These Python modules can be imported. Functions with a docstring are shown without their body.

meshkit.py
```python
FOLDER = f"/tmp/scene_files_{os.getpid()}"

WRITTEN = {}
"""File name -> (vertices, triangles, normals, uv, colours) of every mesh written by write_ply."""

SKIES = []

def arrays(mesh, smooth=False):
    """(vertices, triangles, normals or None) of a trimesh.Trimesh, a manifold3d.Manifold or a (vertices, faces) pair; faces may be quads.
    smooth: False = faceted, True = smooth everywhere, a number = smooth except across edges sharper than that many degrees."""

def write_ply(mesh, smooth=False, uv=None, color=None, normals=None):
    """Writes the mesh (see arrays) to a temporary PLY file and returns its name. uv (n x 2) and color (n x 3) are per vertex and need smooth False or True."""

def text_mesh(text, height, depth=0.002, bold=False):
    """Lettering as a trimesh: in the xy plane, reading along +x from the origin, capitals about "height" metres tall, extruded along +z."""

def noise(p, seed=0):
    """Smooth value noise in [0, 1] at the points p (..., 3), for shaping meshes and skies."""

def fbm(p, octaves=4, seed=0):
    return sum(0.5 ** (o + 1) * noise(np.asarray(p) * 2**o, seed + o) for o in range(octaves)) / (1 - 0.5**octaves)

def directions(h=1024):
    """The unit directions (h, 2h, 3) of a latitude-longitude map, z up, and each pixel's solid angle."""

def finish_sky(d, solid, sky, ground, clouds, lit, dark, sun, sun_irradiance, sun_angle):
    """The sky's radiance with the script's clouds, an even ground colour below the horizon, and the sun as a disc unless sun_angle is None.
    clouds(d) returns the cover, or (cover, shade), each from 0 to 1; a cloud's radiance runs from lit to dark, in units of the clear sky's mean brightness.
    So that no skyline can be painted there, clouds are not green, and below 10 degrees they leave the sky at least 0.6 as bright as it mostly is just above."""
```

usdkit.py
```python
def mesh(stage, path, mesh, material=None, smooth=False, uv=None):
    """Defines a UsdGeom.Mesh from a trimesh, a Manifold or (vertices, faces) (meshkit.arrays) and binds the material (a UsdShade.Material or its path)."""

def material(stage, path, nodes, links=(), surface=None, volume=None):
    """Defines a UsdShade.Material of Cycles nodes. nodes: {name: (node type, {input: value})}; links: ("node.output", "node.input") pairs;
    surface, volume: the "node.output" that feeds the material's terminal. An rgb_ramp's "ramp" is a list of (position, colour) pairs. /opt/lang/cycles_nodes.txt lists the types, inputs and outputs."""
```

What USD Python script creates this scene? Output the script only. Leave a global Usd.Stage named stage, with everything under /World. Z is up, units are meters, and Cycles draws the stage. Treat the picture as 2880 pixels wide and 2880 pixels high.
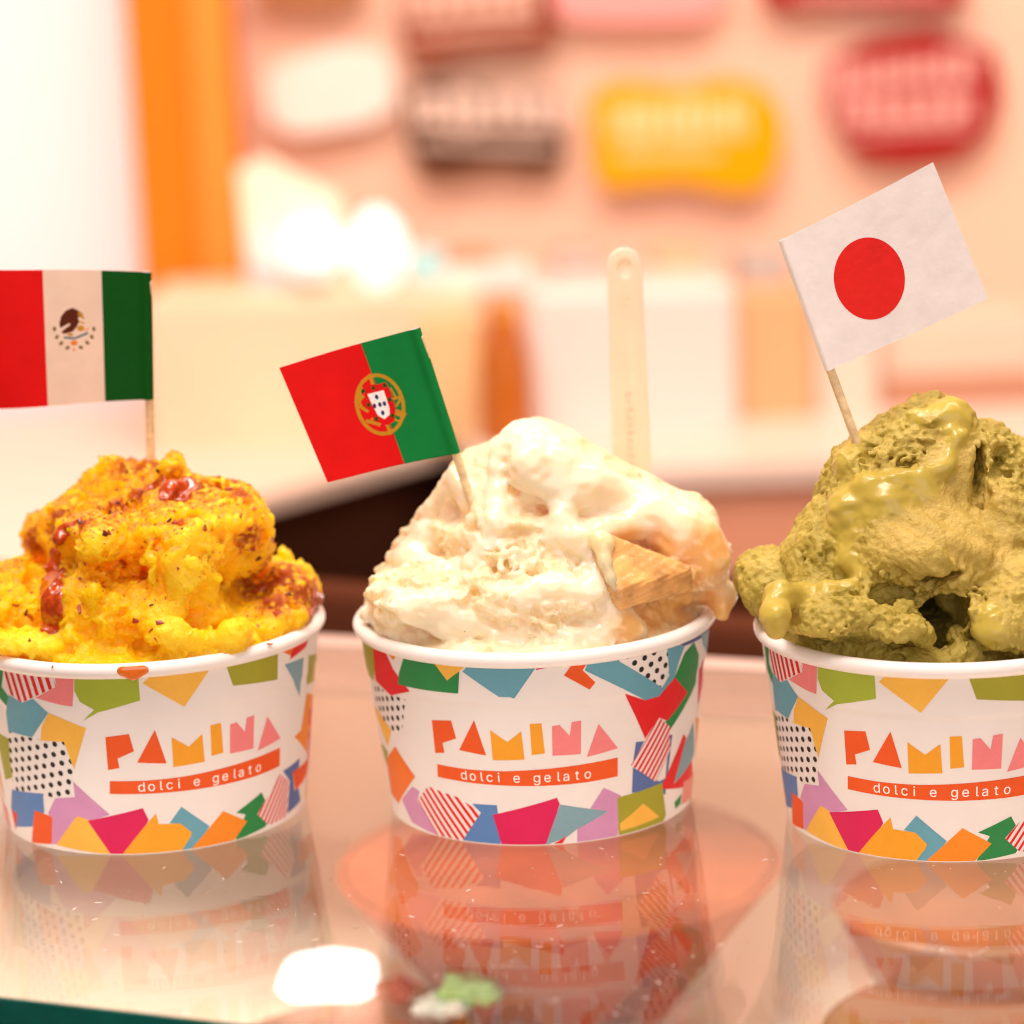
import math, json
import numpy as np, trimesh, shapely
from shapely.geometry import Polygon, MultiPolygon, Point, LineString, box as sbox
from shapely import affinity
from scipy import ndimage
import manifold3d as m3
import usdkit, meshkit
from pxr import Usd, UsdGeom, UsdLux, Gf, Sdf, UsdShade, Vt

MM = 0.001
stage = Usd.Stage.CreateInMemory()
UsdGeom.SetStageUpAxis(stage, 'Z'); UsdGeom.SetStageMetersPerUnit(stage, 1.0)
UsdGeom.Xform.Define(stage, '/World'); UsdGeom.Scope.Define(stage, '/World/Looks')

# ---------------------------------------------------------------- camera, light, exposure
FPX, PITCH, ROLL = 7793.33, 0.208906, -0.039356          # focal length for a 2880 pixel frame
CAM = np.array([-4.834, -703.665, 226.707])
_F = np.array([0, math.cos(PITCH), -math.sin(PITCH)]); _X0 = np.array([1., 0, 0]); _U0 = np.cross(_X0, _F)
_X = math.cos(ROLL) * _X0 + math.sin(ROLL) * _U0
_U = -math.sin(ROLL) * _X0 + math.cos(ROLL) * _U0
cam = UsdGeom.Camera.Define(stage, '/World/camera')
APER = 24.0
cam.CreateHorizontalApertureAttr(APER); cam.CreateVerticalApertureAttr(APER)
cam.CreateFocalLengthAttr(FPX * APER / 2880)
cam.CreateFStopAttr(5.0); cam.CreateFocusDistanceAttr(0.674)
cam.CreateClippingRangeAttr(Gf.Vec2f(0.05, 100.0))
cam.CreateExposureAttr(0.19)
_m = np.eye(4); _m[0, :3], _m[1, :3], _m[2, :3], _m[3, :3] = _X, _U, -_F, CAM * MM
cam.AddTransformOp().Set(Gf.Matrix4d(_m.tolist()))

def rect_light(name, loc, look, w, h, power, color):
    l = UsdLux.RectLight.Define(stage, '/World/' + name)
    l.CreateWidthAttr(w); l.CreateHeightAttr(h); l.CreateIntensityAttr(power); l.CreateColorAttr(Gf.Vec3f(*color))
    z = np.array(loc, float) - np.array(look, float); z /= np.linalg.norm(z)
    up = np.array([0, 0, 1.]) if abs(z[2]) < 0.95 else np.array([0, 1., 0])
    x = np.cross(up, z); x /= np.linalg.norm(x); y = np.cross(z, x)
    m = np.eye(4); m[0, :3], m[1, :3], m[2, :3], m[3, :3] = x, y, z, loc
    l.AddTransformOp().Set(Gf.Matrix4d(m.tolist()))
    return l
WARM = (1.0, 0.835, 0.745)
rect_light('ceiling_lamp', (-0.25, -0.25, 1.15), (0, 0, 0), 0.9, 0.7, 2.9, WARM)
rect_light('spot_lamp', (-0.12, -0.24, 0.95), (0, 0, 0.05), 0.24, 0.24, 25.0, WARM)
rect_light('wall_fill_light', (0.1, 0.35, 1.25), (0, 1.2, 0.0), 1.6, 0.4, 11.0, WARM)  # added light that brightens the back wall
rect_light('front_fill_light', (0.3, -2.3, 0.7), (0, 0, 0.1), 2.4, 1.6, 2.25, (1.0, 0.885, 0.85))  # added soft fill from behind the camera

rect_light('case_fill_light', (0.105, 0.225, -0.020), (0.06, 0.14, -0.11), 0.9, 0.07, 4.2, (1.0, 0.86, 0.76))  # added to brighten the inside of the case, no fixture modelled
rect_light('front_case_fill', (-0.093, -0.128, -0.018), (-0.05, -0.04, -0.11), 0.9, 0.02, 8.0, (1.0, 0.86, 0.76))  # second added fill, lifts the front of the case floor

# ---------------------------------------------------------------- helpers
def pix(px, py):
    """direction of the photograph's point (px, py), in a 1932 pixel wide frame"""
    s = 2880 / 1932
    d = _F + _X * (px * s - 1440) / FPX - _U * (py * s - 1440) / FPX
    return d
def at(px, py, Y):
    d = pix(px, py); return CAM + d * ((Y - CAM[1]) / d[1])
def atz(px, py, Z):
    d = pix(px, py); return CAM + d * ((Z - CAM[2]) / d[2])

used = {}
def numbered(parent, name):
    k = used.get((parent, name), 0); used[(parent, name)] = k + 1
    return f'{parent}/{name}' if k == 0 else f'{parent}/{name}_{k:03d}'
def tag(prim, label=None, cat=None, group=None, kind=None):
    for k, v in (('label', label), ('category', cat), ('group', group), ('kind', kind)):
        if v: prim.SetCustomDataByKey(k, v)
    return prim
def thing(name, label, cat, loc=(0, 0, 0), rotz=0, group=None):
    p = numbered('/World', name)
    x = UsdGeom.Xform.Define(stage, p)
    x.AddTranslateOp().Set(Gf.Vec3d(*[c * MM for c in loc]))
    if rotz: x.AddRotateZOp().Set(rotz)
    return tag(x.GetPrim(), label, cat, group)
def obj(name, mesh, mat, parent=None, smooth=False, attrs=None, label=None, cat=None, group=None, kind=None):
    """mesh in millimetres"""
    base = str(parent.GetPath()) if parent else '/World'
    v, f, n = meshkit.arrays(mesh, smooth)
    p = numbered(base, name)
    m = UsdGeom.Mesh.Define(stage, p)
    m.CreatePointsAttr(Vt.Vec3fArray.FromNumpy((v * MM).astype(np.float32)))
    m.CreateFaceVertexCountsAttr(Vt.IntArray.FromNumpy(np.full(len(f), 3, np.int32)))
    m.CreateFaceVertexIndicesAttr(Vt.IntArray.FromNumpy(f.astype(np.int32).ravel()))
    m.CreateSubdivisionSchemeAttr('none')
    if n is not None:
        m.CreateNormalsAttr(Vt.Vec3fArray.FromNumpy(n.astype(np.float32))); m.SetNormalsInterpolation('vertex')
    for k, a in (attrs or {}).items():
        UsdGeom.PrimvarsAPI(m).CreatePrimvar(k, Sdf.ValueTypeNames.FloatArray, 'vertex').Set(Vt.FloatArray.FromNumpy(np.asarray(a, np.float32)))
    UsdShade.MaterialBindingAPI.Apply(m.GetPrim()).Bind(mat)
    return tag(m.GetPrim(), label, cat, group, kind)
def bx(x0, y0, z0, x1, y1, z1, r=0):
    b = trimesh.creation.box([x1 - x0, y1 - y0, z1 - z0]) if not r else rbox(x1 - x0, y1 - y0, z1 - z0, r)
    b.apply_translation([(x0 + x1) / 2, (y0 + y1) / 2, (z0 + z1) / 2]); return b
def man2tri(m):
    q = m.to_mesh(); return trimesh.Trimesh(q.vert_properties[:, :3], q.tri_verts, process=False)
def rbox(w, d, h, r, seg=16):
    s = m3.Manifold.sphere(r, seg)
    return man2tri(m3.Manifold.batch_hull([s.translate([sx * (w / 2 - r), sy * (d / 2 - r), sz * (h / 2 - r)]) for sx in (-1, 1) for sy in (-1, 1) for sz in (-1, 1)]))
def revolve(profile, n=96):
    """profile: (r, z) list from bottom to top, open"""
    p = np.array(profile, float); a = np.arange(n) * 2 * np.pi / n
    v = np.stack([p[None, :, 0] * np.cos(a)[:, None], p[None, :, 0] * np.sin(a)[:, None], np.broadcast_to(p[None, :, 1], (n, len(p)))], -1).reshape(-1, 3)
    k = len(p); i, j = np.meshgrid(np.arange(n), np.arange(k - 1), indexing='ij'); i2 = (i + 1) % n
    q = np.stack([i * k + j, i2 * k + j, i2 * k + j + 1, i * k + j + 1], -1).reshape(-1, 4)
    t = trimesh.Trimesh(v, np.vstack([q[:, [0, 1, 2]], q[:, [0, 2, 3]]]), process=False)
    t.merge_vertices(); t.update_faces(t.nondegenerate_faces()); return t
def extrude(poly, depth):
    return trimesh.creation.extrude_polygon(poly, depth, engine='earcut')
def tube(points, r, n=12):
    import sys
    pts = np.asarray(points, float); rr = np.broadcast_to(r, (len(pts),))
    s = m3.Manifold.sphere(1.0, n)
    parts = [m3.Manifold.batch_hull([s.scale([a] * 3).translate(list(p)), s.scale([b] * 3).translate(list(q))]) for p, q, a, b in zip(pts[:-1], pts[1:], rr[:-1], rr[1:])]
    return m3.Manifold.batch_boolean(parts, m3.OpType.Add)

# ---------------------------------------------------------------- materials
LK = '/World/Looks/'
def plain(name, col, rough=0.5, spec=0.5, noise=0.0, scale=300, bump=0.0, bscale=2000, **kw):
    nodes = {'p': ('principled_bsdf', {'base_color': col, 'roughness': rough, 'specular_ior_level': spec, **kw})}
    links = []
    if noise or bump:
        nodes['g'] = ('texture_coordinate', {})
    if noise:
        nodes['n'] = ('noise_texture', {'scale': scale, 'detail': 4.0})
        nodes['r'] = ('rgb_ramp', {'ramp': [(0.3, tuple(c * (1 - noise) for c in col)), (0.7, tuple(min(1, c * (1 + noise * .6)) for c in col))]})
        links += [('g.object', 'n.vector'), ('n.fac', 'r.fac'), ('r.color', 'p.base_color')]
    if bump:
        nodes['bn'] = ('noise_texture', {'scale': bscale, 'detail': 3.0})
        nodes['b'] = ('bump', {'strength': bump, 'distance': 0.0003})
        links += [('g.object', 'bn.vector'), ('bn.fac', 'b.height'), ('b.normal', 'p.normal')]
    return usdkit.material(stage, LK + name, nodes, links, surface='p.BSDF')
PRINT = [["B","olive",[[-75.0,48.9],[-57.9,48.9],[-59.8,42.9],[-65.7,37.6],[-79.3,36.8]]],
["B","dots",[[-67.8,36.7],[-52.6,36.2],[-43.9,36.2],[-45.5,33.3],[-49.2,26.1],[-56.9,24.7],[-64.8,26.0],[-69.5,31.7]]],
["B","red",[[-59.7,48.9],[-51.7,48.9],[-47.8,43.8],[-40.6,38.9],[-52.7,35.9],[-63.1,38.1]]],
["B","orange",[[-51.4,48.9],[-43.6,48.9],[-47.0,46.3]]],
["B","green",[[-40.4,48.9],[-18.7,48.9],[-19.0,48.9],[-20.7,40.5],[-46.4,40.0],[-44.9,43.2]]],
["B","red",[[-36.0,48.9],[-32.2,48.9],[-34.8,48.9]]],
["B","yellow",[[-29.4,48.9],[-14.7,48.9],[-15.5,48.9],[-24.3,43.7]]],
["B","blue",[[-15.3,48.9],[6.7,48.9],[6.0,48.9],[-2.1,39.8],[-3.4,40.2],[-7.0,40.2],[-18.5,46.5]]],
["B","magenta",[[6.1,48.9],[17.8,48.9],[17.1,48.9],[5.0,47.2]]],
["B","orangered",[[17.1,48.9],[22.4,48.9],[21.8,48.9],[19.7,46.3],[23.9,42.7],[22.0,41.0],[13.7,45.4]]],
["B","navy",[[53.5,48.9],[89.9,47.0],[89.9,45.4],[60.9,46.7],[52.7,48.9]]],
["B","steel",[[73.3,47.2],[89.9,45.4],[89.9,37.8],[77.0,43.7]]],
["B","green",[[67.2,46.5],[73.1,41.8],[73.8,34.1],[56.1,24.9],[53.4,27.9],[65.9,33.0],[56.2,39.2],[61.2,44.7]]],
["B","blue",[[20.4,46.2],[21.8,48.9],[29.1,48.9],[51.0,48.9],[60.9,46.7],[57.9,42.7],[56.2,39.2],[50.4,34.9],[43.0,35.4]]],
["B","dots",[[29.4,48.9],[51.0,48.9],[53.3,40.3],[50.1,37.5],[29.1,48.9]]],
["B","red",[[34.4,38.5],[43.0,35.4],[49.4,35.4],[56.2,39.2],[66.6,33.1],[54.5,27.9],[49.6,29.6],[43.9,24.9]]],
["B","bluedeep",[[39.9,24.7],[43.5,24.4],[39.0,18.9]]],
["B","bluedeep",[[56.6,23.7],[58.1,23.4],[56.5,7.5],[52.8,8.8],[51.2,11.8],[55.8,12.1]]],
["B","bluedeep",[[39.1,18.0],[50.1,12.6],[56.0,10.9],[55.0,9.8],[39.1,11.1]]],
["B","stripe",[[49.5,29.9],[56.2,26.0],[57.6,19.4],[50.1,12.2],[38.2,18.7],[43.9,24.1]]],
["B","steel",[[75.2,23.4],[82.4,13.0],[59.5,9.1],[67.2,18.6]]],
["B","red",[[66.2,22.0],[68.9,20.4],[61.6,9.3],[55.0,9.2],[54.2,10.7]]],
["B","red",[[78.4,12.3],[84.9,6.4],[70.8,6.5],[55.0,9.2],[61.6,9.3]]],
["B","salmon",[[80.7,7.3],[89.9,6.4],[89.8,0.0],[70.2,1.9],[70.3,8.0]]],
["B","magenta",[[79.2,39.5],[89.9,31.2],[80.0,26.8],[76.2,36.8]]],
["B","orange",[[78.4,23.8],[89.9,21.3],[89.8,8.6],[89.9,8.6]]],
["B","green",[[69.2,5.1],[69.1,2.4],[64.8,1.9],[63.5,3.9]]],
["B","yellow",[[-79.3,28.0],[-69.4,29.2],[-56.7,25.9],[-62.9,20.0],[-69.8,25.0]]],
["B","olive",[[-75.6,18.2],[-70.8,19.2],[-64.5,18.3],[-69.1,13.4]]],
["B","orange2",[[-55.7,21.5],[-45.1,15.1],[-50.9,11.2],[-61.5,4.7],[-70.7,5.8],[-68.2,15.3]]],
["B","lilac",[[-47.9,11.9],[-43.6,11.3],[-46.0,8.4],[-36.4,1.5],[-34.8,0.0],[-51.9,1.4],[-57.5,6.5]]],
["B","blue2",[[-20.0,10.8],[-10.6,10.9],[-10.4,8.3],[-10.2,0.0],[-26.5,0.0],[-16.8,8.5]]],
["B","stripe2",[[-38.7,13.5],[-25.1,12.0],[-16.8,8.5],[-25.6,0.0],[-36.8,0.0],[-45.4,8.5]]],
["B","magenta",[[-12.4,8.2],[10.7,12.8],[11.6,11.1],[6.9,0.0],[-9.9,0.0]]],
["B","lilac",[[27.5,14.1],[34.4,11.1],[33.7,0.0],[17.7,0.0],[17.8,3.8],[29.7,7.4],[22.6,8.9]]],
["B","steel",[[11.7,10.9],[29.7,7.5],[17.8,3.8],[14.0,1.9],[6.2,0.0]]],
["B","red",[[8.4,0.0],[14.0,2.2],[12.1,0.0]]],
["B","olive",[[33.0,10.7],[53.9,11.3],[57.9,1.7],[56.4,0.0],[34.1,0.0]]],
["B","yellow",[[34.4,3.4],[44.6,7.3],[53.8,2.0],[34.9,1.3]]],
["A","green",[[-74.7,48.9],[-68.5,48.9],[-71.9,42.9],[-68.9,40.7],[-71.2,37.7],[-76.1,40.4]]],
["A","orange",[[-48.0,48.9],[-45.8,48.9],[-40.5,48.9],[-40.7,48.9],[-47.0,48.9]]],
["A","magenta",[[-48.9,48.9],[-45.9,48.9],[-47.5,48.9]]],
["A","pink",[[-47.4,48.9],[-40.5,48.9],[-42.4,40.3],[-46.7,40.6],[-56.1,41.8],[-47.2,45.4]]],
["A","lime",[[-40.3,48.9],[-20.2,48.9],[-20.2,41.8],[-34.1,38.9],[-39.6,36.5],[-35.2,39.6],[-39.7,41.7],[-41.1,44.6]]],
["A","yellow",[[-15.1,48.9],[4.7,48.9],[3.3,48.9],[-6.3,39.0],[-19.1,46.3]]],
["A","navy",[[-21.0,48.9],[10.5,48.9],[10.4,48.9],[-15.1,48.9]]],
["A","olive",[[7.6,48.9],[29.0,48.9],[29.3,40.7],[10.5,42.4]]],
["A","orange2",[[23.2,48.9],[42.4,48.9],[36.2,45.7],[28.4,48.9]]],
["A","red",[[39.9,48.9],[50.6,48.9],[46.8,45.9],[35.7,44.8],[36.6,46.6]]],
["A","steel",[[32.8,44.0],[45.3,43.4],[44.7,32.8]]],
["A","olive",[[50.0,42.9],[67.5,39.9],[67.5,32.5],[51.0,34.8]]],
["A","orange",[[51.6,32.2],[67.5,28.6],[67.5,19.4],[57.5,18.6],[57.7,14.5],[42.1,22.5],[48.1,23.1]]],
["A","red",[[57.1,26.9],[67.5,24.7],[67.5,19.3],[57.4,22.5]]],
["A","magenta",[[58.4,20.4],[67.5,19.8],[67.5,9.6],[61.2,8.1]]],
["A","bluedeep",[[48.0,15.4],[47.9,12.0],[42.2,12.8],[44.6,7.2],[49.0,6.9],[52.3,2.7],[39.7,1.9],[40.4,10.8],[35.1,14.6]]],
["A","orangered",[[42.2,12.8],[60.6,12.6],[61.2,8.1],[45.5,7.0]]],
["A","green",[[23.5,11.2],[25.5,8.6],[21.6,5.5],[26.8,2.0],[25.9,1.2],[11.6,0.0],[16.2,6.5],[12.0,7.7]]],
["A","stripe3",[[33.4,14.2],[39.7,10.9],[39.1,1.3],[27.8,1.3],[21.6,5.5]]],
["A","yellow",[[67.5,8.1],[67.5,1.7],[58.6,1.3],[63.1,5.7]]],
["A","olive",[[-84.2,29.1],[-72.3,28.1],[-76.5,17.5],[-84.2,15.4]]],
["A","dots",[[-73.7,30.6],[-57.8,30.3],[-47.7,30.5],[-45.1,23.5],[-46.4,15.5],[-55.8,14.7],[-61.2,14.8],[-77.7,13.6],[-76.8,21.5]]],
["A","blue",[[-68.6,41.2],[-62.5,39.8],[-57.2,41.4],[-51.9,38.1],[-56.6,34.1],[-60.9,30.6],[-73.7,30.6],[-72.8,35.9]]],
["A","stripe4",[[-68.5,48.9],[-48.7,48.9],[-47.2,45.4],[-62.5,39.8],[-69.0,41.9]]],
["A","yellow",[[-51.9,38.1],[-38.8,34.5],[-45.2,23.1],[-47.7,30.5],[-57.3,30.1],[-55.9,33.8]]],
["A","blue2",[[-79.7,13.6],[-60.4,15.2],[-61.3,10.0],[-69.1,5.0],[-84.2,2.4],[-84.2,7.7]]],
["A","red",[[-84.2,7.3],[-79.2,6.8],[-84.2,1.2],[-84.2,2.9]]],
["A","orangered",[[-66.4,9.9],[-57.4,9.2],[-60.2,1.3],[-72.2,0.0]]],
["A","lilac",[[-46.3,19.7],[-34.0,11.1],[-42.1,9.0],[-46.9,9.8],[-57.0,1.6],[-60.2,1.3],[-57.8,8.7],[-59.5,9.9],[-54.9,14.5],[-46.4,15.5]]],
["A","yellow",[[-46.6,10.3],[-42.0,9.4],[-33.6,2.5],[-34.2,0.0],[-58.1,1.3]]],
["A","magenta",[[-42.7,9.2],[-22.1,12.7],[-20.4,9.3],[-28.2,0.0],[-29.5,0.0],[-35.2,0.0]]],
["A","blue",[[-8.7,12.1],[1.4,5.6],[-4.4,0.0],[-10.2,0.0],[-5.3,4.7],[-9.3,7.6],[-13.2,8.0]]],
["A","amber",[[-17.7,11.0],[-17.0,8.0],[-9.3,7.6],[-5.3,4.7],[-5.9,3.5],[-9.4,0.0],[-31.1,0.0],[-22.2,7.5]]],
["A","orange",[[6.7,9.0],[16.9,4.5],[10.9,0.0],[-6.0,0.0]]]]
LETTERS = [["orangered",[[-32.6,32.2],[-24.7,32.9],[-23.5,28.2],[-29.2,26.4],[-28.9,23.8],[-32.9,23.3]]],["orangered",[[-16.2,33.6],[-13.0,24.3],[-22.8,25.1]]],["amber",[[-10.9,31.2],[-5.3,28.1],[-0.5,31.0],[0.1,23.4],[-10.8,23.1]]],["amber",[[2.4,32.9],[6.2,33.0],[7.0,24.9],[2.6,24.6]]],["pink",[[9.6,32.1],[12.1,32.3],[15.4,29.2],[16.1,32.8],[19.3,33.0],[19.2,24.0],[9.5,24.2]]],["pink",[[25.3,31.5],[32.7,24.1],[21.2,23.0]]]]
# ---------------------------------------------------------------- the paper cups
CUP_L, CUP_M, CUP_R = np.array([-102.70, 5.24, 0.06]), np.array([0., 0., 0.06]), np.array([102.67, -24.83, 0.06])
HT, RB, RT = 51.64, 39.71, 45.6
def sstep(a, b, x):
    t = np.clip((np.asarray(x, float) - a) / (b - a), 0, 1); return t * t * (3 - 2 * t)
def wall_r(z):
    z = np.asarray(z, float)
    return RB + (RT - RB) * z / (HT - 2) + 0.30 * sstep(36.6, 38.6, z)
PAPER_WHITE = usdkit.material(stage, LK + 'paper_white', {
    'g': ('texture_coordinate', {}), 'n': ('noise_texture', {'scale': 900.0, 'detail': 3.0}),
    'b': ('bump', {'strength': 0.12, 'distance': 0.0002}),
    'm': ('noise_texture', {'scale': 55.0, 'detail': 4.0}),
    'r': ('rgb_ramp', {'ramp': [(0.3, (0.73, 0.70, 0.68)), (0.7, (0.78, 0.75, 0.73))]}),
    'p': ('principled_bsdf', {'roughness': 0.45, 'specular_ior_level': 0.4})},
    [('g.object', 'n.vector'), ('g.object', 'm.vector'), ('m.fac', 'r.fac'), ('r.color', 'p.base_color'), ('n.fac', 'b.height'), ('b.normal', 'p.normal')], surface='p.BSDF')
RIM_WHITE = plain('rim_white', (0.84, 0.815, 0.79), 0.35, bump=0.1, bscale=500)
INK = dict(red=(0.74, 0.015, 0.02), green=(0.02, 0.25, 0.065), blue=(0.13, 0.37, 0.48), lime=(0.37, 0.47, 0.04), olive=(0.36, 0.36, 0.03),
           yellow=(0.90, 0.50, 0.07), amber=(0.86, 0.37, 0.02), orange=(0.86, 0.27, 0.015), orange2=(0.84, 0.18, 0.015), orangered=(0.80, 0.10, 0.012),
           magenta=(0.66, 0.01, 0.10), lilac=(0.62, 0.29, 0.52), pink=(0.86, 0.24, 0.25), navy=(0.06, 0.10, 0.30), steel=(0.21, 0.38, 0.45),
           bluedeep=(0.09, 0.16, 0.40), blue2=(0.10, 0.23, 0.52), salmon=(0.80, 0.30, 0.25), black=(0.025, 0.02, 0.02), white=(0.86, 0.84, 0.82))
INKM = {}
def ink(c):
    if c not in INKM:
        col = tuple(x * 0.86 for x in INK[c]) if c != 'white' else INK[c]
        INKM[c] = usdkit.material(stage, LK + 'ink_' + c, {
            'g': ('texture_coordinate', {}), 'n': ('noise_texture', {'scale': 1400.0, 'detail': 2.0}),
            'm': ('noise_texture', {'scale': 120.0, 'detail': 5.0}), 'a': ('math', {'math_type': 'multiply_add', 'value2': 0.55}),
            'r': ('rgb_ramp', {'ramp': [(0.0, tuple(x * 0.90 for x in col)), (1.0, tuple(min(1, x * 1.08 + 0.004) for x in col))]}),
            'p': ('principled_bsdf', {'roughness': 0.5, 'specular_ior_level': 0.22})},
            [('g.object', 'n.vector'), ('g.object', 'm.vector'), ('n.fac', 'a.value1'), ('m.fac', 'a.value3'), ('a.value', 'r.fac'), ('r.color', 'p.base_color')], surface='p.BSDF')
    return INKM[c]
AR = 42.9 * math.pi / 180            # millimetres of wall per degree
def polys(g):
    if g.is_empty: return []
    return [q for q in (g.geoms if hasattr(g, 'geoms') else [g]) if isinstance(q, Polygon) and q.area > 0.02]
def strips(geom, fn, dx, dy, x0=None):
    """triangulates a flat shape in strips and bends it with fn(x, y) -> points"""
    V, F, n = [], [], 0
    for g in polys(geom):
        a, b, c, d = g.bounds
        for i in range(math.floor(a / dx), math.ceil(c / dx)):
            for j in (range(math.floor(b / dy), math.ceil(d / dy))):
                for q in polys(g.intersection(sbox(i * dx, j * dy, (i + 1) * dx, (j + 1) * dy)).buffer(0)):
                    v, f = trimesh.creation.triangulate_polygon(q, engine='earcut')
                    V.append(v); F.append(np.asarray(f) + n); n += len(v)
    if not V: return None
    V = np.vstack(V); t = trimesh.Trimesh(fn(V[:, 0], V[:, 1]), np.vstack(F), process=False)
    t.merge_vertices(); t.update_faces(t.nondegenerate_faces()); return t
def on_wall(off):
    def fn(x, z):
        th = x / AR * math.pi / 180; r = wall_r(z) + off
        return np.stack([r * np.sin(th), -r * np.cos(th), z], -1)
    return fn
def wrap_wall(geom, off=0.06):
    return strips(geom, on_wall(off), 2.0, 1.6)
def stripe_bands(shape, ang, period, frac, phase=0.0):
    c = shape.centroid; L = 60
    bands = [sbox(-L, k * period + phase, L, k * period + phase + period * frac) for k in range(-20, 20)]
    return shapely.union_all([affinity.translate(affinity.rotate(b, ang, origin=(0, 0)), c.x, c.y) for b in bands]).intersection(shape)
def dot_grid(shape, step, r, ang, sx=1.0):
    c = shape.centroid
    d = []
    for i in range(-9, 10):
        for j in range(-9, 10):
            x, y = (i + (j % 2) * 0.5) * step, j * step * 0.86
            ca, sa = math.cos(ang), math.sin(ang)
            d.append(Point(c.x + x * ca - y * sa, c.y + x * sa + y * ca).buffer(r, 5))
    return shapely.union_all(d).intersection(shape)
def glyphs(text, height):
    m = meshkit.text_mesh(text, height, 0.5)
    f = m.face_normals[:, 2] < -0.9
    v = m.vertices[:, :2]
    return shapely.union_all([Polygon(v[t]).buffer(0.004) for t in m.faces[f]])
BANNER = [(-32.7, 20.3), (-20.6, 20.1), (-7.4, 20.2), (6.4, 20.7), (20.4, 21.2), (32.7, 21.6), (32.9, 16.5), (20.4, 16.2), (6.2, 16.2), (-4.2, 16.3), (-18.8, 16.5), (-33.2, 16.8)]
TAGLINE = [('d', 613), ('o', 660), ('l', 707), ('c', 745), ('i', 790), ('e', 875), ('g', 970), ('e', 1020), ('l', 1073), ('a', 1108), ('t', 1160), ('o', 1212)]
STRIPES = {'stripe': (52, 1.62, 0.5), 'stripe2': (-53, 1.95, 0.47), 'stripe3': (55, 1.6, 0.45), 'stripe4': (-80, 2.2, 0.5)}
def build_print(parent):
    shapes = []
    for side, col, pts in PRINT:
        base = 180 if side == 'B' else 0
        g = Polygon([((a + base) * AR, z) for a, z in pts]).buffer(0)
        shapes = [(c, s.difference(g)) for c, s in shapes]
        shapes.append((col, g))
    words = []
    for base in (0, 180):
        for col, pts in LETTERS:
            words.append((col, Polygon([((a + base) * AR, z) for a, z in pts])))
        words.append(('banner', Polygon([((a + base) * AR, z) for a, z in BANNER]), base))
    for col, s in shapes:
        if s.is_empty: continue
        if col in STRIPES: s, c = stripe_bands(s, *STRIPES[col]), 'red'
        elif col == 'dots': s, c = dot_grid(s, 3.0, 0.74, 0.25), 'black'
        else: c = col
        t = wrap_wall(s.intersection(sbox(-500, 0.25, 500, 49.3)))
        if t is not None: obj('printed_patch', t, ink(c), parent, smooth=True)
    for w in words:
        if w[0] == 'banner':
            base = w[2]; text = []
            bn = obj('banner', wrap_wall(w[1]), ink('orangered'), parent, smooth=True)
            for ch, px in TAGLINE:
                g = glyphs(ch, 2.5)
                cx = (g.bounds[0] + g.bounds[2]) / 2
                u = (-22.0 + (px - 613) / (1212 - 613) * 43.6 + base) * AR
                g = affinity.translate(g, u - cx, 17.25)
                obj('tagline_letter', strips(g, on_wall(0.11), 2.0, 3.2), ink('white'), bn, smooth=True)
        else:
            obj('wordmark_letter', wrap_wall(w[1]), ink(w[0]), parent, smooth=True)
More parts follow.
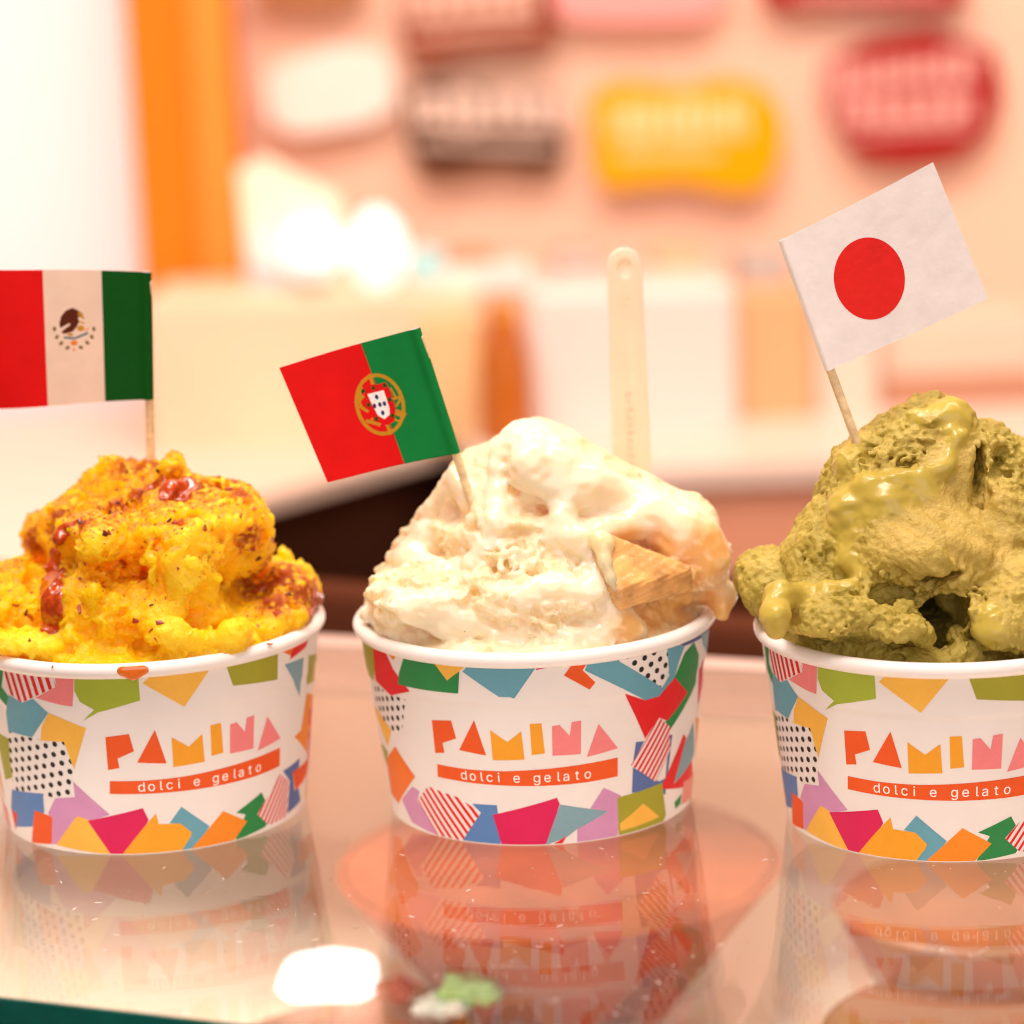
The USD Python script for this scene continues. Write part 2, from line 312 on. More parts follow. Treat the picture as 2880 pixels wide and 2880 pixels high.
def build_cup(label, loc, rot):
    cup = thing('paper_cup', label, 'cup', loc, rot, 'gelato cups on the glass counter')
    zs = np.concatenate([np.linspace(0, 1, 4), np.linspace(2, 36, 12), np.linspace(36.6, 38.6, 6), np.linspace(39.5, HT - 2.2, 6)])
    outer = [(wall_r(z), z) for z in zs]
    inner = [(wall_r(z) - 0.7, z) for z in zs[::-1]]
    obj('wall', revolve(outer + inner + [outer[0]], 160), PAPER_WHITE, cup, smooth=40)
    a = np.linspace(-0.75 * np.pi, 1.25 * np.pi, 21)
    rim = [(RT - 0.1 + 2.0 * math.cos(t), HT - 2.0 + 1.95 * math.sin(t)) for t in a]
    obj('rim', revolve(rim, 160), RIM_WHITE, cup, smooth=True)
    obj('base', revolve([(0, 3.0), (RB - 0.9, 3.0), (RB - 0.9, 3.6), (0, 3.6)], 96), RIM_WHITE, cup)
    build_print(cup)
    return cup
cup_a = build_cup('left cup, farther back, filled with yellow mango gelato', CUP_L, 25.0)
def copy_cup(label, loc, rot):
    c = thing('paper_cup', label, 'cup', loc, rot, 'gelato cups on the glass counter')
    c.GetReferences().AddInternalReference(cup_a.GetPath()); c.SetInstanceable(True)
    for k, v in (('label', label), ('category', 'cup'), ('group', 'gelato cups on the glass counter')): c.SetCustomDataByKey(k, v)
    return c
copy_cup('middle cup printed with a blue patch, filled with cream vanilla gelato', CUP_M, 180 - 5.7)
copy_cup('right cup cut off by the frame, filled with green pistachio gelato', CUP_R, -9.2)
# ---------------------------------------------------------------- gelato: signed distance fields and surface nets
class Field:
    def __init__(s, cup, lo, hi, h=0.5):
        s.cup, s.h, s.lo = cup, h, np.array(lo, float)
        s.n = np.ceil((np.array(hi, float) - s.lo) / h).astype(int) + 1
        s.ax = [(s.lo[k] + h * np.arange(s.n[k])).astype(np.float32) for k in range(3)]
        s.d = np.full(s.n, 20, np.float32)
        s.g = np.full(s.n, 20, np.float32)          # glossy melted parts
    def p(s, px, py, y):                              # point behind the photograph's (px, py) at depth y of the cup
        return at(px, py, s.cup[1] + y) - np.array([s.cup[0], s.cup[1], 0])
    def sub(s, lo, hi):
        i0 = np.clip(np.floor((np.asarray(lo) - s.lo) / s.h).astype(int), 0, s.n - 1); i1 = np.clip(np.ceil((np.asarray(hi) - s.lo) / s.h).astype(int) + 1, 1, s.n)
        sl = tuple(slice(a, b) for a, b in zip(i0, i1))
        return sl, s.ax[0][sl[0]][:, None, None], s.ax[1][sl[1]][None, :, None], s.ax[2][sl[2]][None, None, :]
    def join(s, sl, e, k, grid, sign=1):
        a = grid[sl]
        if a.size == 0: return
        if sign > 0:
            if k > 0:
                hh = np.maximum(k - np.abs(a - e), 0) / k; grid[sl] = np.minimum(a, e) - hh * hh * k * 0.25
            else: grid[sl] = np.minimum(a, e)
        else:
            e = -e
            hh = np.maximum(k - np.abs(a - e), 0) / max(k, 1e-6); grid[sl] = np.maximum(a, e) + hh * hh * k * 0.25
    def ell(s, c, r, k=3, rot=(0, 0, 0), gloss=False, sign=1):
        c, r = np.array(c, float), np.broadcast_to(np.array(r, float), (3,))
        R = trimesh.transformations.euler_matrix(*np.radians(rot))[:3, :3]
        ext = np.sqrt(((R * r) ** 2).sum(1)) + k + 3
        sl, X, Y, Z = s.sub(c - ext, c + ext)
        X, Y, Z = X - c[0], Y - c[1], Z - c[2]
        q = [(R[0, i] * X + R[1, i] * Y + R[2, i] * Z).astype(np.float32) for i in range(3)]
        k0 = np.sqrt(sum((q[i] / r[i]) ** 2 for i in range(3))); k1 = np.sqrt(sum((q[i] / r[i] ** 2) ** 2 for i in range(3)))
        s.join(sl, (k0 * (k0 - 1) / np.maximum(k1, 1e-4)).astype(np.float32), k, s.g if gloss else s.d, sign)
    def cap(s, a, b, ra, rb, k=3, gloss=False, sign=1):
        a, b = np.array(a, float), np.array(b, float); m = max(ra, rb) + k + 3
        sl, X, Y, Z = s.sub(np.minimum(a, b) - m, np.maximum(a, b) + m)
        ab = b - a; L = max((ab ** 2).sum(), 1e-6)
        t = np.clip(((X - a[0]) * ab[0] + (Y - a[1]) * ab[1] + (Z - a[2]) * ab[2]) / L, 0, 1)
        e = np.sqrt((X - a[0] - t * ab[0]) ** 2 + (Y - a[1] - t * ab[1]) ** 2 + (Z - a[2] - t * ab[2]) ** 2) - (ra + t * (rb - ra))
        s.join(sl, e.astype(np.float32), k, s.g if gloss else s.d, sign)
    def fill(s, r, z0, z1):
        sl, X, Y, Z = s.sub((-r - 4, -r - 4, z0 - 4), (r + 4, r + 4, z1 + 4))
        e = np.maximum(np.sqrt(X * X + Y * Y) - r, np.abs(Z - (z0 + z1) / 2) - (z1 - z0) / 2)
        s.join(sl, e.astype(np.float32), 3, s.d)
    def pick(s, px, py, grid=None, lift=0.0):
        """first point of the surface on the line of sight"""
        d = pix(px, py); d /= np.linalg.norm(d)
        grid = np.minimum(s.d, s.g) if grid is None else grid
        o = s.p(px, py, -56); t = np.arange(0, 125, 0.3)
        P = o + d * t[:, None]
        v = ndimage.map_coordinates(grid, ((P - s.lo) / s.h).T, order=1, mode='constant', cval=20)
        i = np.argmax(v < 0) if (v < 0).any() else np.argmin(v)
        return P[i] - d * lift
    def trail(s, pts, k=2.0, gloss=True, lift=0.0):
        """a melted strand lying on the surface: (px, py, radius)"""
        base = np.minimum(s.d, s.g).copy()
        q = [(s.pick(x, y, base, lift), r) for x, y, r in pts]
        for (a, ra), (b, rb) in zip(q[:-1], q[1:]): s.cap(a, b, ra, rb, k, gloss)
    def noise(s, idx, feat, seed):
        rng = np.random.default_rng(seed)
        feat = np.broadcast_to(np.array(feat, float), (3,)); size = np.ceil(s.n * s.h / feat).astype(int) + 4
        lat = rng.standard_normal(size).astype(np.float32)
        return ndimage.map_coordinates(lat, np.stack([i * s.h / q + 1.5 for i, q in zip(idx, feat)]), order=3, mode='nearest')
    def finish(s, terms, kg=1.2, gl_noise=0.25, weight=None, seed=1):
        """terms: (feature mm, amplitude mm, kind); crumbs on the base, then the melted parts"""
        idx = np.nonzero(np.abs(s.d) < 5)
        add = np.zeros(len(idx[0]), np.float32)
        w = 1.0 if weight is None else weight(s, idx)
        for i, (feat, amp, kind) in enumerate(terms):
            n = s.noise(idx, feat, seed * 100 + i)
            if kind == 'billow': n = -(np.abs(n) - 0.6)
            if kind == 'pit': n = np.maximum(n - 0.9, 0) * 1.6
            if kind == 'wide': add += amp * n
            else: add += amp * n * w
        s.d[idx] += add
        gi = np.nonzero(np.abs(s.g) < 4)
        if len(gi[0]): s.g[gi] += gl_noise * s.noise(gi, 5.0, seed * 100 + 77) + gl_noise * 0.45 * s.noise(gi, (2.6, 2.0, 1.6), seed * 100 + 78)
        hh = np.maximum(kg - np.abs(s.d - s.g), 0) / kg
        s.f = np.minimum(s.d, s.g) - hh * hh * kg * 0.25
        sl, X, Y, Z = s.sub(s.lo, s.lo + s.n * s.h); R_ = np.sqrt(X * X + Y * Y)
        s.f = np.where((R_ > 43.3) & (R_ < 47.6) & (Z < HT - 2.4), np.maximum(s.f, 0.4), s.f)
    def cut(s, r=43.2):
        """keeps the gelato inside the paper below the rim"""
        sl, X, Y, Z = s.sub(s.lo, s.lo + s.n * s.h)
        lim = (np.sqrt(X * X + Y * Y) - r).astype(np.float32) + 0 * Z
        lim = lim - np.maximum(Z - (HT - 1.2), 0).astype(np.float32) * 2.5
        s.d = np.maximum(s.d, lim)
    def mesh(s):
        v, f = nets(s.f); v = s.lo + v * s.h
        t = trimesh.Trimesh(v, f, process=False)
        comp = trimesh.graph.connected_component_labels(t.face_adjacency, node_count=len(t.faces))
        cnt = np.bincount(comp); keep = cnt[comp] > 500
        t.update_faces(keep); t.remove_unreferenced_vertices()
        return t
    def sample(s, grid, v):
        return ndimage.map_coordinates(grid, ((v - s.lo) / s.h).T, order=1, mode='nearest')
def nets(f):
    """naive surface nets on a grid of signed distances (negative inside)"""
    ins = f < 0; n = np.array(f.shape)
    c = np.zeros(n - 1, np.int8)
    for a, b, d in np.ndindex(2, 2, 2): c += ins[a:n[0] - 1 + a, b:n[1] - 1 + b, d:n[2] - 1 + d]
    cells = np.stack(np.nonzero((c > 0) & (c < 8)), 1)
    idm = np.full(n - 1, -1, np.int32); idm[tuple(cells.T)] = np.arange(len(cells))
    acc = np.zeros((len(cells), 3)); cnt = np.zeros(len(cells))
    corners = [(a, b, d) for a, b, d in np.ndindex(2, 2, 2)]
    val = {q: f[cells[:, 0] + q[0], cells[:, 1] + q[1], cells[:, 2] + q[2]] for q in corners}
    for q in corners:
        for ax in range(3):
            if q[ax]: continue
            r = tuple(1 if i == ax else q[i] for i in range(3)); a, b = val[q], val[r]
            m = (a < 0) != (b < 0); t = np.where(m, a / np.where(m, a - b, 1), 0)
            pos = np.tile(np.array(q, float), (len(cells), 1)); pos[:, ax] = t
            acc[m] += pos[m]; cnt[m] += 1
    v = cells + acc / cnt[:, None]
    F = []
    for ax in range(3):
        u, w = (ax + 1) % 3, (ax + 2) % 3
        lo = [slice(None)] * 3; hi = [slice(None)] * 3; lo[ax], hi[ax] = slice(0, -1), slice(1, None)
        x = ins[tuple(lo)] != ins[tuple(hi)]
        e = np.stack(np.nonzero(x), 1); e = e[(e[:, u] > 0) & (e[:, w] > 0) & (e[:, u] < n[u] - 1) & (e[:, w] < n[w] - 1)]
        flip = ins[tuple(e.T)]
        def cid(du, dw):
            k = e.copy(); k[:, u] -= du; k[:, w] -= dw; return idm[tuple(k.T)]
        q = np.stack([cid(1, 1), cid(0, 1), cid(0, 0), cid(1, 0)], 1)
        q[~flip] = q[~flip][:, ::-1]
        F += [q[:, [0, 1, 2]], q[:, [0, 2, 3]]]
    return v, np.vstack(F)
def splat(v, centres, r):
    """0..1, how near a vertex is to one of the points"""
    a = np.zeros(len(v))
    for c in centres:
        rr = c[1] if isinstance(c, tuple) else r; cc = c[0] if isinstance(c, tuple) else c
        a = np.maximum(a, np.exp(-((v - cc) ** 2).sum(1) / (rr * rr)))
    return a
def gelato_material(name, cols, sss, rough=(0.45, 0.15), scale=1, bump=0.25, spec=0.35):
    """cols: (base ramp dark, base ramp light, melted, accent)"""
    nodes = {'g': ('texture_coordinate', {}), 'n': ('noise_texture', {'scale': 130.0, 'detail': 5.0, 'roughness': 0.65}),
             'n2': ('noise_texture', {'scale': 1500.0, 'detail': 3.0}),
             'r': ('rgb_ramp', {'ramp': [(0.34, cols[0]), (0.66, cols[1])]}),
             'gl': ('attribute', {'attribute': 'melt'}), 'ac': ('attribute', {'attribute': 'accent'}),
             'm1': ('mix_color', {'b': cols[2]}), 'm2': ('mix_color', {'b': cols[3]}),
             'ro': ('map_range', {'from_min': 0.0, 'from_max': 1.0, 'to_min': rough[0], 'to_max': rough[1]}),
             'bs': ('map_range', {'from_min': 0.0, 'from_max': 1.0, 'to_min': bump, 'to_max': 0.02 if rough[1] < 0.25 or name == 'pistachio' else bump}),
             'b': ('bump', {'distance': 0.0004}),
             'p': ('principled_bsdf', {'subsurface_weight': sss[0], 'subsurface_radius': sss[1], 'subsurface_scale': sss[2], 'specular_ior_level': spec})}
    links = [('g.object', 'n.vector'), ('g.object', 'n2.vector'), ('n.fac', 'r.fac'), ('r.color', 'm1.a'), ('gl.fac', 'm1.fac'), ('m1.result', 'm2.a'), ('ac.fac', 'm2.fac'),
             ('m2.result', 'p.base_color'), ('gl.fac', 'ro.value'), ('ro.result', 'p.roughness'), ('gl.fac', 'bs.value'), ('bs.result', 'b.strength'), ('n2.fac', 'b.height'), ('b.normal', 'p.normal')]
    return usdkit.material(stage, LK + name, nodes, links, surface='p.BSDF')
S2 = 0.1357                                   # millimetres per pixel of the photograph at the cups

# ---- cream vanilla gelato in the middle cup
F = Field(CUP_M, (-52, -50, 40), (56, 48, 106), 0.43)
P = F.p
def E(px, py, y, rx, ry, rz, k=4, rot=(0, 0, 0), gloss=False, sign=1): F.ell(P(px, py, y), (rx * S2, ry, rz * S2), k, rot, gloss, sign)
F.fill(43.0, 42, 49.5)
F.ell((0, 0, 49), (42.5, 42.5, 8.5), 3)
F.ell((2, 0, 55), (36, 34, 14), 5)
E(1015, 1010, 0, 205, 27, 150, 6)
E(1010, 912, 0, 98, 17, 104, 6)
E(990, 862, 0, 60, 11, 68, 5)
F.cap(P(930, 900, 2), P(800, 1045, 0), 9, 8.5, 5)
F.cap(P(790, 1050, 0), P(735, 1105, -2), 6.5, 5, 4)
E(900, 935, 4, 60, 10, 75, 4)
F.cap(P(1040, 872, 0), P(1245, 985, -2), 9.5, 9.5, 6)
E(1288, 1018, -4, 76, 14, 86, 5)
E(1300, 1075, -8, 62, 12, 55, 4)
E(1000, 1120, -22, 200, 16, 62, 6)
E(800, 1120, -16, 110, 16, 50, 5)
E(745, 1140, -2, 62, 16, 30, 4); E(780, 1160, -14, 70, 14, 28, 4)
F.cut()
# caves under the melted cap, the hole of the flag stick, small pits
for x, y, rx, rz, dep in ((1026, 970, 26, 17, 9), (990, 955, 44, 26, 4), (1108, 968, 24, 15, 9), (1145, 962, 50, 16, 6), (960, 925, 40, 15, 4), (965, 1008, 60, 15, 3), (845, 965, 26, 34, 5), (870, 960, 22, 40, 4),
                          (1010, 868, 7, 7, 2.5), (1300, 912, 8, 9, 2.5), (884, 1137, 11, 20, 3.5), (975, 1205, 40, 8, 4), (905, 1208, 12, 6, 3), (770, 1075, 16, 14, 2.5), (940, 1040, 50, 9, 2.5), (930, 1080, 45, 10, 2.5)):
    c = F.pick(x, y, lift=0.3); F.ell(c, (rx * S2, dep, rz * S2), 1.6, sign=-1)
weight = lambda s, idx: 0.12 + np.clip((1035 - 0) * 0 + 1, 0, 1) * np.clip(1.15 - np.abs((s.lo[2] + idx[2] * s.h) - 66) / 16, 0.15, 1)
# melted cap and strands
cap0 = np.minimum(F.d, F.g).copy()
F.trail([(990, 836, 6.0), (1005, 858, 6.6), (1035, 890, 6.8), (1080, 905, 6.2)], 6, lift=-3.2)
F.trail([(945, 850, 3.2), (938, 930, 2.4), (934, 990, 2.2), (915, 1040, 2.6), (890, 1062, 3.0)], 2.5, lift=-0.8)
F.trail([(1000, 880, 5.5), (1070, 930, 4.2), (1064, 975, 2.8), (1060, 1010, 3.2), (1110, 1030, 3.6)], 3.5, lift=-1.6)
F.trail([(1110, 918, 5.6), (1190, 958, 5.4), (1260, 978, 4.8), (1330, 1010, 4.4)], 5, lift=-3.4)
F.trail([(1240, 975, 4.5), (1150, 1000, 3.0), (1100, 1020, 3.4)], 4, lift=-2.0)
F.trail([(1290, 1020, 7), (1335, 1060, 6)], 5, lift=-4.2)
F.trail([(800, 1005, 3.2), (775, 1060, 3.4), (830, 1075, 3.0)], 4, lift=-1.8)
F.trail([(860, 905, 3.4), (880, 940, 3.0)], 4, lift=-1.6)
F.trail([(1115, 1050, 2.8), (1135, 1105, 3.2), (1165, 1165, 3.6), (1195, 1190, 3.0)], 3.5, lift=-1.2)
F.trail([(980, 1130, 2.2), (1040, 1110, 2.6), (1110, 1120, 2.6)], 3.5, lift=-1.2)
F.trail([(690, 1160, 2.0), (770, 1150, 2.6), (850, 1180, 2.4), (960, 1195, 2.2), (1080, 1205, 2.4), (1200, 1190, 2.2)], 4, lift=-1.2)
F.trail([(740, 1120, 2.2), (820, 1140, 2.6), (870, 1165, 2.0)], 3.5, lift=-1.0)
# overflow over the rim on the right
for a, b, ra, rb in (((1330, 1110, -6), (1362, 1120, -10), 4.0, 3.2), ((1362, 1120, -10), (1362, 1158, -12), 2.6, 1.9)):
    F.cap(P(*a), P(*b), ra, rb, 3, True)
F.finish([(9, 0.5, 'wide'), ((7, 4, 2.0), 0.6, 'n'), (3.6, 0.45, 'n'), (2.2, 0.55, 'billow'), (1.2, 0.25, 'n'), (2.4, 1.5, 'pit')], 1.5, 0.32, weight, seed=3)
FM = F; t = F.mesh(); v = t.vertices
melt = sstep(1.6, 0.2, F.sample(F.g, v))
car = splat(v, [(F.pick(1318, 1065, F.f), 8), (F.pick(1345, 1030, F.f), 7), (F.pick(1215, 1165, F.f), 6), (F.pick(1290, 1140, F.f), 6.5), (F.pick(1250, 1150, F.f), 5), (F.pick(1340, 1130, F.f), 5), (F.pick(1362, 1155, F.f), 5),
                (F.pick(1190, 1185, F.f), 5), (F.pick(1180, 1020, F.f), 4.5), (F.pick(1250, 1035, F.f), 5)], 5)
car = np.clip(car * (0.7 + 0.8 * meshkit.fbm(v / 4.0, 3, 5)), 0, 0.85)
gel_m = thing('vanilla_gelato', 'melting cream vanilla gelato piled in the middle cup, a biscuit on its front', 'gelato', CUP_M)
CREAM = gelato_material('vanilla_cream', ((0.83, 0.66, 0.38), (0.88, 0.77, 0.55), (0.89, 0.80, 0.59), (0.80, 0.40, 0.09)), (0.5, (1.0, 0.62, 0.28), 0.0012), (0.40, 0.11), bump=0.7, spec=0.5)
obj('scoop', t, CREAM, gel_m, smooth=True, attrs={'melt': melt, 'accent': car})

# the biscuit
A, B, C = F.pick(1126, 1012, F.f, 2.0), F.pick(1292, 1078, F.f, 2.5), F.pick(1170, 1108, F.f, 5.5)
dn = np.array([0.02, 0.25, -1.0]) * 4.2
hull = [m3.Manifold.sphere(1.7, 20).translate(list(q)) for q in (A, B, C, A + dn, B + dn, C + dn, (A + C) / 2 + np.array([-1.2, -0.6, 0]))]
bis = man2tri(m3.Manifold.batch_hull(hull).refine_to_length(0.55))
trimesh.smoothing.filter_taubin(bis, iterations=4)
ab_ = (B - A) / np.linalg.norm(B - A); al = bis.vertices @ ab_; pe = bis.vertices - al[:, None] * ab_
nv = (meshkit.fbm(bis.vertices / 2.2, 4, 9) - 0.5) * 0.35; nv2 = meshkit.fbm(np.stack([al / 7, pe[:, 1] / 1.1, pe[:, 2] / 0.9], 1), 2, 4) - 0.5
lay_ = np.sin((bis.vertices @ (dn / np.linalg.norm(dn))) * 4.2 + nv * 9) * np.clip(1 - np.abs(bis.vertex_normals @ (dn / np.linalg.norm(dn))), 0, 1)
bis.vertices = bis.vertices + bis.vertex_normals * (lay_ * 0.2 + nv * 1.3 + nv2 * 0.32)[:, None]
BISCUIT = plain('biscuit', (0.84, 0.44, 0.15), 0.3, noise=0.4, scale=170, bump=0.5, bscale=1500, subsurface_weight=0.15, subsurface_radius=(1, 0.5, 0.2), subsurface_scale=0.001, coat_weight=0.6, coat_roughness=0.12)
obj('biscuit', bis, BISCUIT, gel_m, smooth=True, label='triangular golden biscuit piece glazed with melted cream')
GL = Field(CUP_M, (0, -52, 50), (56, 0, 84), 0.4)
GL.d[:] = F_d = 20
def bis_pick(px, py):
    d = pix(px, py); d /= np.linalg.norm(d); o = GL.p(px, py, -56)
    k = np.argmin(np.linalg.norm(np.cross(bis.vertices - o, d), axis=1) + ((bis.vertices - o) @ d) * 0.02)
    return bis.vertices[k]
def glaze(pts, k=1.6):
    q = [(bis_pick(x, y), r) for x, y, r in pts]
    for (a, ra), (b, rb) in zip(q[:-1], q[1:]): GL.cap(a, b, ra, rb, k)
glaze([(1128, 1015, 2.4), (1140, 1026, 2.0), (1146, 1045, 1.3)], 2.5); glaze([(1135, 1030, 1.8), (1142, 1060, 1.3), (1152, 1092, 0.9), (1160, 1112, 0.6)], 2.5)
GL.f = GL.d
obj('glaze', GL.mesh(), plain('cream_glaze', (0.90, 0.66, 0.36), 0.12, subsurface_weight=0.6, subsurface_radius=(1, 0.6, 0.3), subsurface_scale=0.002), gel_m, smooth=True)
rng = np.random.default_rng(4)
specks = []
for x, y in ((1113, 1116), (877, 1192), (1180, 1172), (1040, 875), (1085, 905), (1170, 870), (1128, 1123)):
    c = F.pick(x, y, F.f, -0.05); s_ = trimesh.creation.icosphere(1, 0.16); s_.apply_translation(c); specks.append(s_)
obj('vanilla_seeds', trimesh.util.concatenate(specks), plain('seed_black', (0.03, 0.02, 0.015), 0.5), gel_m, kind='stuff')

# ---- green pistachio gelato in the right cup
F = Field(CUP_R, (-54, -50, 38), (54, 46, 110), 0.39)
P = F.p; S2 = 0.131
F.fill(43.0, 42, 48.5)
F.ell((-8, 4, 49), (36, 38, 8), 3)
F.ell((4, 6, 56), (33, 30, 18), 5)
E(1760, 930, 4, 130, 18, 165, 6)
E(1775, 868, 4, 74, 13, 90, 5)
F.cap(P(1765, 800, 4), P(1640, 920, 0), 8, 12, 6)
F.cap(P(1640, 900, 2), P(1560, 1040, -2), 8, 11, 6)
E(1560, 1060, -4, 90, 16, 70, 5)
E(1455, 1090, 4, 68, 13, 66, 4)
F.ell(P(1795, 965, -13), (23, 6.5, 25), 3, (-30, 12, 0))
E(1860, 860, 10, 48, 11, 72, 4)
E(1930, 930, 10, 70, 14, 100, 5)
E(1850, 1010, -2, 140, 20, 100, 6)
E(1740, 1040, -16, 130, 16, 85, 6)
E(1600, 1140, -20, 120, 16, 50, 5)
E(1560, 1175, -26, 90, 10, 26, 4)
F.cut()
E(1455, 1110, 2, 60, 12, 60, 4)                       # lobe hanging over the rim
E(1885, 1165, -28, 92, 13, 62, 2)                     # broken lump at the front right
E(1950, 1120, -20, 90, 14, 80, 3)
E(1690, 1185, -32, 62, 7, 22, 3)
# dark clefts
for x, y, rx, rz, dep, rot in ((1780, 1165, 40, 60, 26, 18), (1745, 1160, 50, 30, 20, 0), (1745, 1200, 60, 22, 11, 0), (1700, 1128, 60, 13, 8, 8), (1852, 890, 13, 52, 16, 8), (1890, 880, 18, 26, 9, 20), (1775, 1095, 50, 15, 10, -12), (1705, 880, 30, 10, 5, -10), (1640, 862, 22, 16, 6, 20), (1660, 1130, 30, 10, 5, 10), (1590, 1085, 22, 30, 4, 20), (1830, 1210, 36, 12, 9, 0)):
    c = F.pick(x, y, lift=0.0); F.ell(c, (rx * S2, dep, rz * S2), 1.8, (0, rot, 0), sign=-1)
for x, y, r in ((1798, 1135, 3.2), (1735, 1192, 3.6), (1815, 1200, 3.0), (1710, 1150, 2.6)):
    F.ell(F.pick(x, y), (r * 1.3, r, r * 0.9), 1.2, (20, 30, 10))
smooth_c = [(F.pick(1790, 960), 14), (F.pick(1840, 1010), 13), (F.pick(1800, 870), 8), (F.pick(1890, 1030), 10), (F.pick(1720, 1010), 9), (F.pick(1850, 950), 9)]
ragged = [(F.pick(x, y), r) for x, y, r in ((1650, 1090, 6), (1750, 1130, 6), (1700, 1110, 6), (1590, 1130, 5), (1680, 1175, 6), (1640, 862, 7), (1710, 860, 7), (1750, 830, 6), (1880, 880, 7), (1860, 1130, 7), (1920, 1120, 8), (1820, 1110, 6), (1560, 1050, 5), (1900, 830, 7), (1600, 1180, 6))]
def weight(s, idx):
    v = s.lo + np.stack(idx, 1) * s.h
    return (0.62 + 0.95 * splat(v, ragged, 6)) * (1.0 - 0.8 * splat(v, smooth_c, 10))
for x0, y0, x1, y1 in ((1690, 975, 1850, 1075), (1740, 950, 1890, 1030), (1800, 900, 1880, 985)):
    q = [F.pick(x0 + (x1 - x0) * i / 3, y0 + (y1 - y0) * i / 3, lift=0.9) for i in range(4)]
    for a, b in zip(q[:-1], q[1:]): F.cap(a, b, 1.5, 1.5, 2.5, sign=-1)
# melted ridges
F.trail([(1806, 770, 1.8), (1802, 830, 1.5), (1785, 880, 1.7), (1740, 905, 2.0), (1690, 908, 2.6), (1640, 922, 3.0), (1592, 955, 3.6)], 2.6, lift=-0.5)
F.trail([(1592, 955, 3.6), (1594, 1010, 3.2), (1607, 1055, 2.8), (1632, 1085, 2.8)], 3.0, lift=-0.9)
F.trail([(1620, 985, 5.0), (1680, 955, 4.0), (1740, 945, 3.0)], 5, lift=-3.2)
F.trail([(1735, 792, 3.0), (1790, 786, 3.2), (1816, 806, 2.8)], 4, lift=-2.0)
F.trail([(1610, 1105, 1.7), (1560, 1112, 2.2), (1510, 1120, 2.4)], 2, lift=-0.4)
a = F.pick(1510, 1120, lift=-0.4)
F.cap(a, P(1470, 1128, -30), 2.5, 3.3, 2.5, True); F.cap(P(1470, 1128, -30), P(1462, 1165, -36), 3.4, 3.4, 2.5, True); F.cap(P(1462, 1165, -36), P(1464, 1192, -37), 3.4, 2.5, 2.5, True)
F.trail([(1870, 1165, 3.0), (1868, 1190, 3.6)], 3, lift=-2.0)
F.trail([(1625, 845, 3.4), (1600, 880, 3.4)], 4, lift=-2.4)
F.finish([(9, 0.8, 'wide'), (5, 0.55, 'n'), (2.8, 0.42, 'billow'), (1.5, 0.34, 'billow'), (0.95, 0.26, 'n'), (0.8, 0.07, 'wide'), (2.6, 1.3, 'pit')], 2.2, 0.3, weight, seed=8)
FG = F; t = F.mesh(); v = t.vertices
melt = sstep(1.3, 0.1, F.sample(F.g, v)); warmth = np.clip(splat(v, [(q, r * 1.2) for q, r in smooth_c], 12) * 0.8, 0, 0.8) * (1 - melt)
gel_g = thing('pistachio_gelato', 'crumbly olive green pistachio gelato heaped in the right cup with melted ridges', 'gelato', CUP_R)
GREEN = gelato_material('pistachio', ((0.31, 0.245, 0.032), (0.50, 0.395, 0.078), (0.48, 0.38, 0.068), (0.57, 0.415, 0.10)), (0.12, (1.0, 0.75, 0.25), 0.0012), (0.5, 0.2), bump=0.9, spec=0.35)
obj('scoop', t, GREEN, gel_g, smooth=True, attrs={'melt': melt, 'accent': warmth})

# ---- yellow mango gelato in the left cup
F = Field(CUP_L, (-54, -48, 38), (52, 46, 106), 0.43)
P = F.p; S2 = 0.137
F.fill(43.0, 42, 49)
F.ell((0, 0, 49), (42.0, 42.0, 7.5), 3)
F.ell((-4, 4, 56), (33, 30, 14), 5)
E(255, 1010, 6, 190, 22, 120, 5)
E(250, 950, 8, 105, 15, 75, 4)
E(225, 940, 10, 82, 13, 58, 2)
E(88, 1015, 14, 52, 11, 52, 1.5)
E(115, 985, 14, 35, 8, 38, 2)
E(415, 985, -6, 95, 17, 82, 2)
E(440, 1040, -4, 70, 14, 70, 4)
E(325, 940, -4, 90, 12, 50, 4)
E(350, 1080, -24, 62, 12, 105, 1.2)
E(340, 1010, -19, 82, 12, 62, 1.5)
E(185, 1018, -21, 80, 13, 44, 1.2)
E(250, 1010, -12, 120, 14, 52, 4)
E(300, 1160, -22, 150, 14, 64, 3)
E(180, 1140, -20, 100, 16, 80, 4)
E(20, 1130, -4, 85, 20, 75, 4)
E(60, 1215, -30, 110, 8, 30, 3)
E(540, 1105, 8, 70, 16, 52, 4)
E(480, 1160, -8, 110, 20, 40, 4)
E(335, 1190, -34, 60, 7, 50, 3)
E(440, 1190, -34, 30, 5, 32, 2)
F.cap(P(335, 905, 0), P(329, 869, 0), 3.3, 2.7, 0.6, True)
rng = np.random.default_rng(31)
for i in range(95):                                   # icy lumps and broken hollows all over the heap
    x, y = rng.uniform(-10, 610), rng.uniform(880, 1235)
    c = F.pick(x, y, F.d)
    if F.sample(F.d, c[None])[0] > 0.3 or np.hypot(c[0], c[1]) > 40: continue
    r = rng.uniform(1.8, 4.2) * np.array([rng.uniform(.7, 1.5), rng.uniform(.7, 1.2), rng.uniform(.6, 1.2)])
    if i % 3: F.ell(c + np.array([0, r[1] * 0.35, 0]), r, 0.9, tuple(rng.uniform(-50, 50, 3)))
    else: F.ell(c, r * np.array([1.0, 0.55, 0.6]), 0.8, tuple(rng.uniform(-40, 40, 3)), sign=-1)
F.cut()
